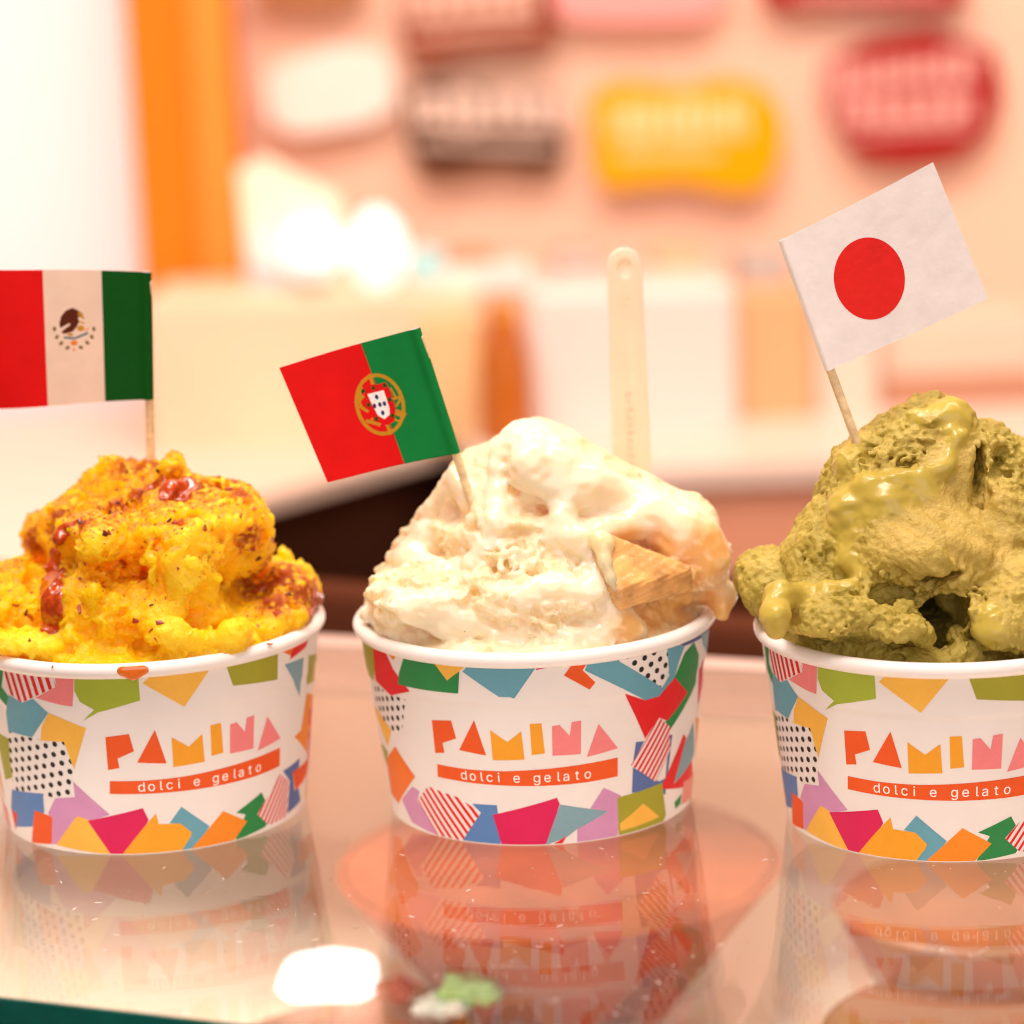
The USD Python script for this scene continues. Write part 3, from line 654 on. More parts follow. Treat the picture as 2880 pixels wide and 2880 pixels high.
for x, y, rx, rz, dep, rot in ((465, 1118, 34, 26, 12, 0), (380, 1150, 26, 60, 5, 25), (300, 1060, 14, 60, 4, 0), (60, 1078, 20, 40, 8, 0), (275, 905, 26, 10, 5, 0), (120, 1050, 20, 26, 8, 0), (270, 1225, 30, 10, 4, 0)):
    F.ell(F.pick(x, y), (rx * S2, dep, rz * S2), 2.2, (0, rot, 0), sign=-1)
F.finish([(9, 0.7, 'wide'), (4.2, 0.4, 'n'), (2.4, 0.42, 'billow'), (1.4, 0.3, 'billow'), (0.9, 0.17, 'n'), (3.2, 1.3, 'pit')], 0.6, 0.1, None, seed=12)
FY = F; t = F.mesh(); v = t.vertices
nrm = t.vertex_normals
top = np.clip((nrm[:, 2] - 0.25) * 1.5, 0, 1) * sstep(60, 72, v[:, 2])
ch = splat(v, [(F.pick(x, y, F.f), r) for x, y, r in ((530, 1085, 8), (560, 1110, 8), (490, 1105, 7), (590, 1135, 7), (520, 1140, 5), (540, 1070, 6), (280, 880, 6), (250, 885, 5), (260, 930, 4), (220, 955, 4), (60, 1020, 5), (110, 975, 5), (420, 925, 5), (450, 930, 5), (385, 920, 4), (345, 905, 5), (160, 985, 4), (470, 1010, 4))], 5)
fb = meshkit.fbm(v / 1.5, 3, 21)
chili = np.clip(np.maximum(ch * 1.1, top * 0.6) * sstep(0.32, 0.48, fb), 0, 0.9)
depth = sstep(0.5, -0.5, nrm[:, 1] * -1 + 0.0) * 0
gel_y = thing('mango_gelato', 'grainy yellow mango gelato in the left cup, sprinkled with chilli and red sauce', 'gelato', CUP_L)
MANGO = gelato_material('mango', ((0.95, 0.46, 0.003), (0.97, 0.58, 0.010), (0.97, 0.70, 0.04), (0.30, 0.032, 0.004)), (0.75, (1.0, 0.6, 0.05), 0.0016), (0.28, 0.26), bump=0.9, spec=0.25)
pale = splat(v, [(F.pick(x, y, F.f), r) for x, y, r in ((350, 1040, 8), (345, 1110, 8), (320, 1190, 6), (400, 990, 7), (180, 1010, 5), (60, 1215, 5), (440, 1195, 4))], 6) * 0.8
obj('scoop', t, MANGO, gel_y, smooth=True, attrs={'melt': pale, 'accent': chili})
# red sauce: thin films that follow the folds
SAUCE = plain('chilli_sauce', (0.46, 0.055, 0.006), 0.07, noise=0.45, scale=700, coat_weight=0.6, coat_roughness=0.04, subsurface_weight=0.25, subsurface_radius=(1, 0.2, 0.05), subsurface_scale=0.0015)
def sauce(strands, thick=0.42, name='sauce_run'):
    G = Field(CUP_L, F.lo, F.lo + F.n * F.h - 1e-6, F.h); G.n = F.n; G.ax = F.ax; G.d = np.full(F.n, 20, np.float32)
    for st in strands:
        q = [(F.pick(x, y, F.f), r) for x, y, r in st]
        for (a, ra), (b, rb) in zip(q[:-1], q[1:]): G.cap(a, b, ra, rb, 1.5)
    idx = np.nonzero(G.d < 3); m_ = G.d[idx] + 0.5 * G.noise(idx, 2.2, 5)
    smooth_f = ndimage.gaussian_filter(F.f, 1.2)
    t_ = smooth_f[idx] - thick * (1.0 + 0.9 * np.clip(-m_ / 2.5, 0, 1))
    k = 0.9; hh = np.maximum(k - np.abs(t_ - m_), 0) / k
    G.f = np.full(F.n, 5, np.float32); G.f[idx] = np.maximum(t_, m_) + hh * hh * k * 0.25
    sl = tuple(slice(max(i.min() - 2, 0), i.max() + 3) for i in idx)
    v_, f_ = nets(G.f[sl]); v_ = F.lo + (v_ + np.array([q_.start for q_ in sl])) * F.h
    return obj(name, trimesh.Trimesh(v_, f_, process=False), SAUCE, gel_y, smooth=True)
sauce([[(300, 915, 1.8), (325, 922, 3.6), (352, 928, 3.2), (372, 922, 1.4)], [(318, 934, 2.4), (345, 942, 2.2)], [(300, 912, 1.4), (285, 918, 1.0), (262, 932, 0.9), (240, 952, 0.8)]], 0.5)
sauce([[(150, 982, 1.0), (125, 996, 1.3), (110, 1020, 1.4), (104, 1045, 1.6), (100, 1070, 2.6), (95, 1100, 3.2), (92, 1130, 3.3), (92, 1160, 3.2), (95, 1190, 2.6)], [(108, 1090, 2.6), (108, 1150, 2.4)]], 0.6)
sauce([[(590, 1120, 2.2), (600, 1140, 1.8), (585, 1160, 1.2)], [(482, 1118, 1.6), (500, 1108, 1.2)]], 0.4)
# a drop over the rim, powder on the rim
def cup_pt(cup, px, rr, z):
    """point on the near side of the rim"""
    p = atz(px, 1200, z); u = p[0] - cup[0]
    for _ in range(8):
        y = -math.sqrt(max(rr * rr - u * u, 0)); u = at(px, 1200, cup[1] + y)[0] - cup[0]
    return np.array([u, y, z])
q = [cup_pt(CUP_L, x, 47.7, HT - zz) for x, zz in ((228, 1.4), (246, 2.6), (264, 1.4))]
dr = [m3.Manifold.sphere(1.0, 24).scale([1.6, 0.5, 1.3]).translate(list(p)) for p in q]
obj('sauce_drop', man2tri(m3.Manifold.batch_hull(dr)), plain('thin_sauce', (0.75, 0.17, 0.02), 0.1, coat_weight=0.5), gel_y, smooth=50)
# chilli flakes: the larger ones one by one, the fine ones together
rng = np.random.default_rng(7)
FLK = [plain('chilli_flake_' + n, c, 0.4, noise=0.3, scale=900) for n, c in (('red', (0.35, 0.03, 0.006)), ('dark', (0.07, 0.012, 0.006)), ('rust', (0.50, 0.10, 0.012)))]
def chip(p, n, size, seed):
    r = np.random.default_rng(seed); k = r.integers(4, 7); a = np.sort(r.uniform(0, 2 * np.pi, k)) + np.arange(k) * 0.01
    rad = size * r.uniform(0.45, 1.1, k); el = r.uniform(0.4, 1.0)
    x = rad * np.cos(a); y = rad * np.sin(a) * el
    v_ = np.vstack([np.stack([x, y, 0.12 * size * r.uniform(-1, 1, k)], 1), np.stack([x * .85, y * .85, 0.25 * size + 0 * x], 1), [[0, 0, 0.32 * size]], [[0, 0, -0.2 * size]]])
    f_ = []
    for i in range(k):
        j = (i + 1) % k
        f_ += [[i, j, k + j], [i, k + j, k + i], [k + i, k + j, 2 * k], [j, i, 2 * k + 1]]
    n = n / np.linalg.norm(n) + r.normal(0, 0.35, 3); n /= np.linalg.norm(n)
    t1 = np.cross(n, r.normal(0, 1, 3)); t1 /= np.linalg.norm(t1); t2 = np.cross(n, t1)
    return trimesh.Trimesh(p + v_ @ np.stack([t1, t2, n]), f_, process=False)
BIG = [(48, 1157, 1), (30, 1140, 0), (197, 1007, 1), (285, 1144, 1), (257, 1170, 0), (300, 1177, 0), (335, 1074, 0), (330, 990, 0), (318, 982, 1), (222, 950, 1), (206, 970, 1), (250, 945, 1), (270, 930, 1), (152, 986, 1), (205, 1005, 0), (232, 1058, 2), (148, 1150, 0),
       (160, 1060, 2), (385, 1000, 2), (345, 985, 2), (365, 960, 0), (420, 950, 2), (430, 925, 0), (395, 930, 2), (452, 920, 0), (460, 935, 2), (470, 1000, 0), (475, 1040, 0), (490, 1050, 1), (502, 1062, 2), (480, 960, 2), (455, 975, 2), (60, 1120, 0), (55, 1210, 0), (60, 1165, 2),
       (515, 1080, 1), (530, 1095, 0), (555, 1095, 1), (545, 1120, 1), (570, 1110, 2), (510, 1150, 1), (520, 1158, 0), (580, 1150, 2), (500, 1135, 0), (590, 1160, 0), (297, 1205, 2), (285, 1190, 2), (240, 960, 2), (290, 960, 1), (190, 960, 2), (130, 965, 0), (95, 1005, 2), (75, 1030, 0), (300, 890, 1), (265, 885, 0), (240, 892, 1)]
for i, (x, y, c) in enumerate(BIG):
    p = F.pick(x, y, F.f, 0.05); k = np.argmin(((v - p) ** 2).sum(1))
    obj('chilli_flake', chip(v[k], nrm[k], rng.uniform(0.95, 1.75), i), FLK[c], gel_y)
pr = np.clip(chili + top * 0.25 + ch * 0.8, 0, 1) + 0.01; pr = pr * (nrm[:, 1] < 0.5)
fine = [[], []]
for i, k in enumerate(rng.choice(len(v), 2400, p=pr / pr.sum())):
    fine[i % 2].append(chip(v[k], nrm[k], rng.uniform(0.25, 0.75), 1000 + i))
obj('chilli_powder', trimesh.util.concatenate(fine[0]), FLK[0], gel_y, kind='stuff')
obj('chilli_powder', trimesh.util.concatenate(fine[1]), FLK[2], gel_y, kind='stuff')
for px, zz in ((508, 0.6), (95 * 1.0, 1.0)):
    p = cup_pt(CUP_L, px, 46.9, HT - zz)
    obj('chilli_flake', chip(p + np.array([0, -0.4, 0.3]), np.array([p[0] * .02, -0.7, 0.7]), 1.35 if px > 300 else 0.8, 77 + int(px)), FLK[2], gel_y)
# ---------------------------------------------------------------- flag picks and the spoon
STICK = plain('pale_wood', (0.95, 0.70, 0.40), 0.6, noise=0.25, scale=500, bump=0.3, bscale=900)
def flag_pick(label, hoist_top, hoist_bot, fly_top, fly_bot, Y, stick, wave, paper, prints, fold=3.2, rs=1.2):
    """the paper is folded round the stick at the hoist; corners in the photograph, all in the upright plane y = Y"""
    C = [at(*p, Y) for p in (hoist_top, hoist_bot, fly_top, fly_bot)]
    W = (np.linalg.norm(C[2] - C[0]) + np.linalg.norm(C[3] - C[1])) / 2; H = np.linalg.norm(C[1] - C[0])
    org = at(*stick[1], Y); org = np.array([org[0], org[1], org[2]])
    fl = thing('flag_pick', label, 'flag', org, 0, 'paper flags on wooden picks')
    def base(x, y):
        s, t_ = (x / W)[:, None], (y / H)[:, None]
        return (C[0] * (1 - t_) + C[1] * t_) * (1 - s) + (C[2] * (1 - t_) + C[3] * t_) * s
    def surf(side, off):
        def fn(x, y):
            p = base(x, y); s, t_ = x / W, y / H
            bulge = np.where(x < rs, np.sqrt(np.clip(rs * rs - (x - rs) ** 2, 0, None)), rs * np.exp(-((x - rs) / 1.4) ** 2)) + 0.12
            p[:, 1] += wave(s, t_) + side * (bulge + 0.25 * sstep(0.6, 1.0, s) * (side > 0)) + side * off
            return p - org
        return fn
    full = sbox(0, 0, W, H)
    gx = 1.3
    front = strips(full, surf(-1, 0), 0.6, 1.6); back = strips(full, surf(1, 0), 0.6, 1.6)
    pa = obj('paper', trimesh.util.concatenate([front, back]), paper, fl, smooth=True)
    def to_st(px, py):
        p = at(px, py, Y); s, t_ = 0.5, 0.5
        for _ in range(12):
            q = base(np.array([s * W]), np.array([t_ * H]))[0]; e = (p - q)[[0, 2]]
            J = np.stack([(C[2] - C[0])[[0, 2]] * (1 - t_) + (C[3] - C[1])[[0, 2]] * t_, (C[1] - C[0])[[0, 2]] * (1 - s) + (C[3] - C[2])[[0, 2]] * s], 1)
            ds = np.linalg.solve(J, e); s += ds[0]; t_ += ds[1]
        return s * W, t_ * H
    lay = []
    for nm, mat, shp in prints:
        if isinstance(shp, tuple): g = sbox(shp[0] * W, 0, shp[1] * W, H)
        else: g = shapely.union_all([Polygon([to_st(*p) for p in pp]).buffer(0) for pp in shp]).intersection(full)
        lay = [(n, m_, q.difference(g)) for n, m_, q in lay] + [(nm, mat, g)]
    for n, m_, g in lay:
        t_ = strips(g, surf(-1, 0.05), 0.6, 1.6)
        if t_ is not None: obj(n, t_, m_, fl if n.endswith('band') else pa, smooth=True)
        if n.endswith('band'):
            obj(n, strips(g, surf(1, 0.05), 0.6, 1.6), m_, fl, smooth=True)
    a, b = at(*stick[0], Y) - org, at(*stick[1], Y + stick[2]) - org
    n = 14; pts = a + (b - a) * np.linspace(0.045, 1, n)[:, None]; pts[:, 1] += 0.0
    st = man2tri(tube(pts, rs - 0.06, 14)); st.vertices += (meshkit.fbm((st.vertices + 50) / np.array([0.9, 0.9, 5]), 2, 3) - 0.5)[:, None] * 0.12 * st.vertex_normals
    obj('stick', st, STICK, fl, smooth=True)
    return fl
def papermat(name, col, bump=0.35): return plain(name, col, 0.7, 0.12, noise=0.06, scale=120, bump=bump, bscale=420)
FRED, FGREEN, FDGREEN, FWHITE, FGOLD = papermat('flag_red', (0.72, 0.006, 0.006)), papermat('flag_green', (0.005, 0.22, 0.045)), papermat('flag_dark_green', (0.003, 0.085, 0.008)), papermat('flag_white', (0.93, 0.90, 0.88), 0.5), papermat('flag_gold', (0.55, 0.27, 0.015))
FDISC = papermat('flag_disc', (0.80, 0.025, 0.02), 0.6); FBROWN = papermat('eagle_brown', (0.10, 0.018, 0.005)); FTEAL = papermat('emblem_teal', (0.05, 0.16, 0.22)); FORANGE = papermat('emblem_orange', (0.8, 0.22, 0.03)); FWREATH = papermat('wreath_green', (0.20, 0.13, 0.02)); FNAVY = papermat('emblem_navy', (0.03, 0.03, 0.16)); FCREAM = papermat('flag_cream', (0.85, 0.66, 0.52))
def ellp(cx, cy, rx, ry, rot=0, n=40):
    a = np.arange(n) * 2 * np.pi / n; c, s = math.cos(rot), math.sin(rot); x, y = rx * np.cos(a), ry * np.sin(a)
    return list(zip(cx + x * c - y * s, cy + x * s + y * c))
def bar(x0, y0, x1, y1, w):
    d_ = np.array([x1 - x0, y1 - y0], float); d_ /= np.linalg.norm(d_); n_ = np.array([-d_[1], d_[0]]) * w / 2
    return [(x0 + n_[0], y0 + n_[1]), (x1 + n_[0], y1 + n_[1]), (x1 - n_[0], y1 - n_[1]), (x0 - n_[0], y0 - n_[1])]
mx = lambda pts: [(x * .2257, 469.6 + y * .2257) for x, y in pts]
eagle = [[(498, 620), (512, 560), (550, 515), (605, 493), (650, 515), (690, 545), (680, 575), (650, 570), (660, 610), (640, 655), (610, 690), (560, 706), (530, 708), (515, 690), (590, 632), (580, 622), (505, 660)]]
wre = [ellp(x, y, 14, 20, r) for x, y, r in ((460, 665, 0.1), (480, 732, .4), (515, 786, .8), (568, 824, 1.2), (675, 824, -1.2), (728, 786, -.8), (765, 738, -.4), (782, 672, -.1))]
flag_pick('green white and red flag with an eagle emblem above the left cup', (286, 513), (290, 753), (-38, 506), (-22, 770), CUP_L[1] + 6, ((279, 515), (285, 905), 3),
          lambda s, t_: 3.4 * np.sin(s * 4.8 + 0.4 + 0.8 * t_) * s, FWHITE, [('green_band', FDGREEN, (0.0, 0.295)), ('white_band', FCREAM, (0.295, 0.632)), ('red_band', FRED, (0.632, 1.0)),
          ('eagle', FBROWN, [mx(e) for e in eagle]), ('wreath', FWREATH, [mx(e) for e in wre]), ('snake', FGOLD, [mx(e) for e in (ellp(672, 665, 30, 24), bar(652, 535, 700, 585, 22), bar(660, 610, 705, 625, 14), ellp(590, 716, 24, 12))]),
          ('water', FTEAL, [mx(bar(535, 738, 625, 748, 18)), mx(bar(625, 748, 735, 704, 18))]), ('stone', FORANGE, [mx(ellp(620, 786, 28, 22)), mx(ellp(620, 842, 12, 10)), mx(bar(700, 690, 745, 660, 10))])])
pt = lambda pts: [(509.8 + x * .2362, 590.3 + y * .2362) for x, y in pts]
ring = Polygon(ellp(877, 733, 196, 250, -0.30, 72)).difference(Polygon(ellp(877, 733, 168, 222, -0.30, 72)))
rc = list(ring.exterior.coords)[:-1]; ri = list(ring.interiors[0].coords)[:-1]
ringq = []
n_ = 72
oe, ie = ellp(877, 733, 196, 250, -0.30, n_), ellp(877, 733, 168, 222, -0.30, n_)
for i in range(n_): j = (i + 1) % n_; ringq.append(pt([oe[i], oe[j], ie[j], ie[i]]))
bars = [(690, 650, 740, 690, 50), (715, 745, 785, 790, 22), (700, 690, 740, 770, 20), (765, 860, 880, 895, 24), (790, 880, 820, 840, 18), (975, 690, 1060, 668, 22), (1040, 690, 1005, 750, 18), (1000, 790, 1080, 825, 46), (795, 490, 818, 575, 26), (935, 895, 962, 972, 26), (960, 600, 1010, 690, 14), (740, 600, 700, 660, 18), (985, 850, 1040, 870, 16)]
flag_pick('red and green flag with a shield emblem leaning left from the middle cup', (793, 617), (869, 853), (528, 691), (620, 903), -13.0, ((787, 620), (908, 1008), 2.5),
          lambda s, t_: 2.6 * np.sin(s * 4.2 + 0.5 * t_) * s - 2.0 * s * t_, FWHITE, [('green_band', FGREEN, (0.0, 0.425)), ('red_band', FRED, (0.425, 1.0)),
          ('sphere_ring', FGOLD, ringq + [pt(bar(*b)) for b in bars]), ('red_shield', FRED, [pt([(740, 605), (925, 556), (965, 640), (1003, 770), (992, 868), (930, 902), (860, 872), (800, 790)])]),
          ('castle', FDGREEN, [pt(ellp(x, y, 15, 19)) for x, y in ((742, 628), (824, 603), (913, 582), (955, 694), (785, 737), (976, 822), (850, 847))]),
          ('white_shield', FWHITE, [pt([(775, 652), (905, 620), (952, 760), (955, 815), (912, 850), (862, 822), (822, 750)])]),
          ('blue_shield', FNAVY, [pt(ellp(x, y, 14, 20, -.3)) for x, y in ((850, 675), (833, 745), (876, 735), (912, 727), (899, 800))])])
jp = lambda pts: [(1435.5 + x * .3055, 281.7 + y * .3055) for x, y in pts]
flag_pick('white flag with a red disc leaning right above the right cup', (1468, 456), (1557, 701), (1762, 307), (1869, 567), CUP_R[1] - 6, ((1478, 456), (1638, 892), 2.5),
          lambda s, t_: -1.6 * np.sin(s * 4.0 + 0.7 * t_) * s + 1.6 * s * t_, FWHITE, [('red_disc', FDISC, [jp(ellp(670, 797, 220, 255, -0.12, 60))])])
# the spoon handle standing behind the cream gelato
sp_top, sp_bot, Ys = at(1176, 466, 27), at(1193, 900, 27), 27.0
org = at(1193, 900, Ys)
spn = thing('spoon', 'pale wooden spoon standing upright behind the cream gelato', 'spoon', org)
ax_ = sp_top - sp_bot; Ls = np.linalg.norm(ax_); ax_ /= Ls; sx = np.cross(np.array([0, 1., 0]), ax_); sx = np.array([1, 0, 0]) - ax_ * ax_[0]; sx /= np.linalg.norm(sx); sy = np.cross(ax_, sx)
ol = Polygon([(-5.3, -14), (5.3, -14), (5.2, 0), (4.6, Ls - 5)] + [(4.55 * math.cos(t_), Ls - 4.6 + 4.6 * math.sin(t_)) for t_ in np.linspace(0.05, np.pi - 0.05, 16)] + [(-4.6, Ls - 5), (-5.2, 0)])
slab = m3.Manifold(m3.Mesh(np.array((e := extrude(ol, 2.6)).vertices, np.float32), np.array(e.faces, np.uint32)))
slab = slab - m3.Manifold.sphere(2.6, 32).scale([1, 1.3, 0.6]).translate([0, Ls - 5.2, 3.4]) - m3.Manifold.batch_hull([m3.Manifold.sphere(1.6, 16).scale([1, 1, 0.22]).translate([0, yy, 2.75]) for yy in (-10, Ls - 14)])
sm = man2tri(slab)
M4 = np.eye(4); M4[:3, 0], M4[:3, 1], M4[:3, 2] = sx, ax_, -sy
if np.dot(-sy, [0, -1, 0]) < 0: M4[:3, 2] = sy
def place(m): 
    m.apply_transform(M4)
    if np.linalg.det(M4[:3, :3]) < 0: m.invert()
    m.apply_translation([0, -1.3, 0]); return m
SPOON = plain('spoon_wood', (0.95, 0.76, 0.55), 0.45, noise=0.06, scale=90, subsurface_weight=0.3, subsurface_radius=(1, .6, .3), subsurface_scale=0.002)
obj('handle', place(sm), SPOON, spn, smooth=35)
em = trimesh.util.concatenate([bx(-2.6 + 0.3 * (i % 2), 2 + i * 2.1, 1.9, 0.2 + 0.4 * (i % 3), 2.7 + i * 2.1, 2.5) for i in range(11)])
obj('embossing', place(em), SPOON, spn, kind='stuff')
# ---------------------------------------------------------------- the setting: room, counters
def struct(name, mesh, mat, **k): return obj(name, mesh, mat, kind='structure', **k)
PEACH = plain('peach_paint', (0.93, 0.61, 0.45), 0.8, 0.1, noise=0.04, scale=3)
CEIL = plain('ceiling_paint', (0.70, 0.60, 0.52), 0.8); SIDE = plain('warm_brown_paint', (0.46, 0.24, 0.13), 0.8, 0.1)
FLOORM = plain('floor_tiles', (0.25, 0.16, 0.11), 0.5)
WY = 1310
struct('back_wall', bx(-2200, WY, -1150, 2200, WY + 60, 1500), PEACH)
struct('left_wall', bx(-2260, -2700, -1150, -2202, WY, 1500), SIDE)
struct('right_wall', bx(2202, -2700, -1150, 2260, WY, 1500), SIDE)
struct('front_wall', bx(-2200, -2760, -1150, 2200, -2702, 1500), SIDE)
struct('ceiling', bx(-2260, -2760, 1502, 2260, WY + 60, 1560), CEIL)
struct('floor', bx(-2260, -2760, -1210, 2260, WY + 60, -1152), FLOORM)
# glass counter, turned by 21 degrees
E1 = np.array([0.934, -0.357]); N1 = np.array([0.357, 0.934]); G0 = np.array([-95., -137.5])
def gpt(a, b): return G0 + E1 * a + N1 * b
def prism(pts, z0, z1):
    m = extrude(Polygon(pts), z1 - z0); m.apply_translation([0, 0, z0]); return m
GLASS = usdkit.material(stage, LK + 'counter_glass', {
    'geo': ('geometry', {}), 'dot': ('vector_math', {'math_type': 'dot_product'}), 'ab': ('math', {'math_type': 'absolute'}),
    'om': ('math', {'math_type': 'subtract', 'value1': 1.0}), 'pw': ('math', {'math_type': 'power', 'value2': 5.0}), 'ml': ('math', {'math_type': 'multiply_add', 'value2': 0.92, 'value3': 0.03}),
    't': ('transparent_bsdf', {'color': (0.975, 0.985, 0.97)}), 'gl': ('glossy_bsdf', {'color': (1, 1, 1), 'roughness': 0.03}), 'm': ('mix_closure', {}),
    'tc': ('texture_coordinate', {}), 'mp': ('mapping', {'scale': (18.0, 160.0, 18.0)}), 'n': ('noise_texture', {'scale': 1.5, 'detail': 3.0}), 'b': ('bump', {'strength': 0.06, 'distance': 0.0005})},
    [('geo.normal', 'dot.vector1'), ('geo.incoming', 'dot.vector2'), ('dot.value', 'ab.value1'), ('ab.value', 'om.value2'), ('om.value', 'pw.value1'), ('pw.value', 'ml.value1'),
     ('ml.value', 'm.fac'), ('t.BSDF', 'm.closure1'), ('gl.BSDF', 'm.closure2'), ('tc.object', 'mp.vector'), ('mp.vector', 'n.vector'), ('n.fac', 'b.height'), ('b.normal', 'gl.normal')], surface='m.closure')
ct = thing('glass_counter', 'clear glass counter top reflecting the three cups, green polished front edge', 'counter')
obj('glass_top', prism([gpt(-500, 0), gpt(500, 0), gpt(500, 294), gpt(-500, 294)], -8, 0), GLASS, ct)
EDGE = plain('green_glass_edge', (0.0, 0.12, 0.095), 0.12, noise=0.3, scale=60)
EDGE2 = plain('pale_green_bevel', (0.06, 0.36, 0.33), 0.15)
obj('polished_edge', prism([gpt(-500, -1.2), gpt(500, -1.2), gpt(500, -0.1), gpt(-500, -0.1)], -7.2, -0.05), EDGE, ct)
obj('edge_bevel', prism([gpt(-500, -1.6), gpt(500, -1.6), gpt(500, -0.1), gpt(-500, -0.1)], -12, -7.3), EDGE2, ct)
STEEL = plain('brushed_steel', (0.62, 0.52, 0.46), 0.3, metallic=1.0)
obj('rear_rail', prism([gpt(-500, 294.2), gpt(500, 294.2), gpt(500, 306), gpt(-500, 306)], -14, 0.6), plain('pale_rail', (0.55, 0.42, 0.37), 0.3), ct)
CASEW = plain('case_lining', (0.95, 0.77, 0.62), 0.5, noise=0.05, scale=8)
obj('case_floor', prism([gpt(-500, 2), gpt(500, 2), gpt(500, 424), gpt(-500, 424)], -122, -112), CASEW, ct)
obj('case_back', prism([gpt(-500, 420), gpt(500, 420), gpt(500, 428), gpt(-500, 428)], -111.8, -16.2), CASEW, ct)
obj('dark_gap_cover', prism([gpt(-500, 306.3), gpt(500, 306.3), gpt(500, 428), gpt(-500, 428)], -16, -12), plain('gap_shade_dark', (0.04, 0.012, 0.006), 1.0, 0.0), ct)  # added cover, its dark colour stands for the shade behind the counter
# what lies in the case, out of focus below the glass
def tub(label, c, r, zt, content, rimm, dome=0.0):
    t_ = thing('gelato_tub', label, 'tub', (c[0], c[1], -112), 0, 'round tubs inside the glass counter')
    h = zt + 112
    obj('tub_wall', revolve([(0, 0.3), (r * 0.45, 0.3), (r * 0.5, 4), (r, h), (r - 1.5, h + 1.2), (r - 3, h), (r * 0.46, 4), (0, 3)], 64), rimm, t_, smooth=40)
    a = np.linspace(0, 1, 10)
    obj('contents', revolve([(0, h - 9)] + [(r * 0.955 * math.sin(x * np.pi / 2), h - 9 + 9.5 + dome * math.cos(x * np.pi / 2)) for x in a] , 64), content, t_, smooth=True)
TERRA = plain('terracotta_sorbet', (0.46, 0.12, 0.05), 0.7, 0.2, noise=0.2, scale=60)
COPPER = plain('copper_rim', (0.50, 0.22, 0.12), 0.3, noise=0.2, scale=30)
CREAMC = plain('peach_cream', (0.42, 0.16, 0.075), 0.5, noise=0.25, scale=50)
_a, _b, _c = atz(653, 1545, -60), atz(1480, 1600, -60), atz(1065, 1765, -60); TR_ = (_b[0] - _a[0]) / 2; TT = (_c[0], _c[1] + TR_)
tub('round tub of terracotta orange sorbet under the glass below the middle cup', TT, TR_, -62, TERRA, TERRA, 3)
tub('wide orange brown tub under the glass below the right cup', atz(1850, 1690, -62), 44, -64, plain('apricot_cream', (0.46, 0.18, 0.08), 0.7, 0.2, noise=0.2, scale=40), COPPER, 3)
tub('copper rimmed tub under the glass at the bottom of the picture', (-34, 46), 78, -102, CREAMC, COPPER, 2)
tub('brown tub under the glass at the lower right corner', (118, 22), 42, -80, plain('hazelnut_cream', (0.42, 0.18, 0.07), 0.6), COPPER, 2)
WGLOW = plain('highlight_glow', (0.92, 0.91, 0.90), 0.2, emission_color=(1, 0.98, 0.96), emission_strength=2.0)
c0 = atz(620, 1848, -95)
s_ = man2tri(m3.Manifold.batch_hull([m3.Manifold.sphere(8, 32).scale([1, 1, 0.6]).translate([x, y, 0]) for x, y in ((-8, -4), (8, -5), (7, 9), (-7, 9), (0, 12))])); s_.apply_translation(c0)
obj('white_highlight', s_, WGLOW, smooth=True, label='glowing white shape standing for a highlight under the glass at the bottom', cat='glow_shape')  # emission added so this body stands for a white highlight
for (x, y, r, z, m_, lb) in ((834, 1894, 8, -86, plain('pale_mint', (0.80, 0.86, 0.80), 0.3), 'pale white ball beside the green leaf under the glass'), (890, 1866, 9, -82, plain('fresh_green', (0.30, 0.60, 0.16), 0.4), 'green leaf under the glass at the bottom right of the white highlight'), (752, 1868, 8, -92, plain('coral', (0.62, 0.20, 0.13), 0.6), 'coral red piece under the glass between the white highlight and the leaf')):
    e = trimesh.creation.icosphere(3, r); e.vertices *= np.array([1, 0.8, 0.45]); e.vertices *= 1 + (meshkit.fbm(e.vertices / 4 + 20, 3, int(x)) - 0.5)[:, None] * 1.6; e.apply_translation(atz(x, y, z))
    obj({'pale': 'cream_ball', 'gree': 'leaf_garnish', 'cora': 'red_fruit'}[lb[:4]], e, m_, smooth=True, label=lb, cat='garnish')
# specks of dust on the glass
rng = np.random.default_rng(3); sp = []
for i in range(340):
    x, y = rng.uniform(60, 1900), rng.uniform(1600, 1925); p = atz(x, y, 0.0)
    if np.dot(p[:2] - G0, N1) < 1 or any(np.hypot(*(p[:2] - c[:2])) < 41 for c in (CUP_L, CUP_M, CUP_R)): continue
    L_ = rng.choice([0.12, 0.18, 0.3, 0.8]); w_ = 0.07 + 0.05 * rng.random()
    b = trimesh.creation.box([L_ * 2, w_ * 2, 0.05]); b.apply_transform(trimesh.transformations.rotation_matrix(rng.uniform(0, 3.1), [0, 0, 1])); b.apply_translation([p[0], p[1], 0.06]); sp.append(b)
DUST = plain('dust', (0.45, 0.30, 0.22), 0.6)
obj('dust_specks', trimesh.util.concatenate(sp[::2]), DUST, label='dark dust specks lying on the glass counter', cat='dust', kind='stuff')
obj('dust_specks', trimesh.util.concatenate(sp[1::2]), plain('pale_lint', (0.85, 0.80, 0.76), 0.6), label='pale lint and scratches on the glass counter', cat='dust', kind='stuff')

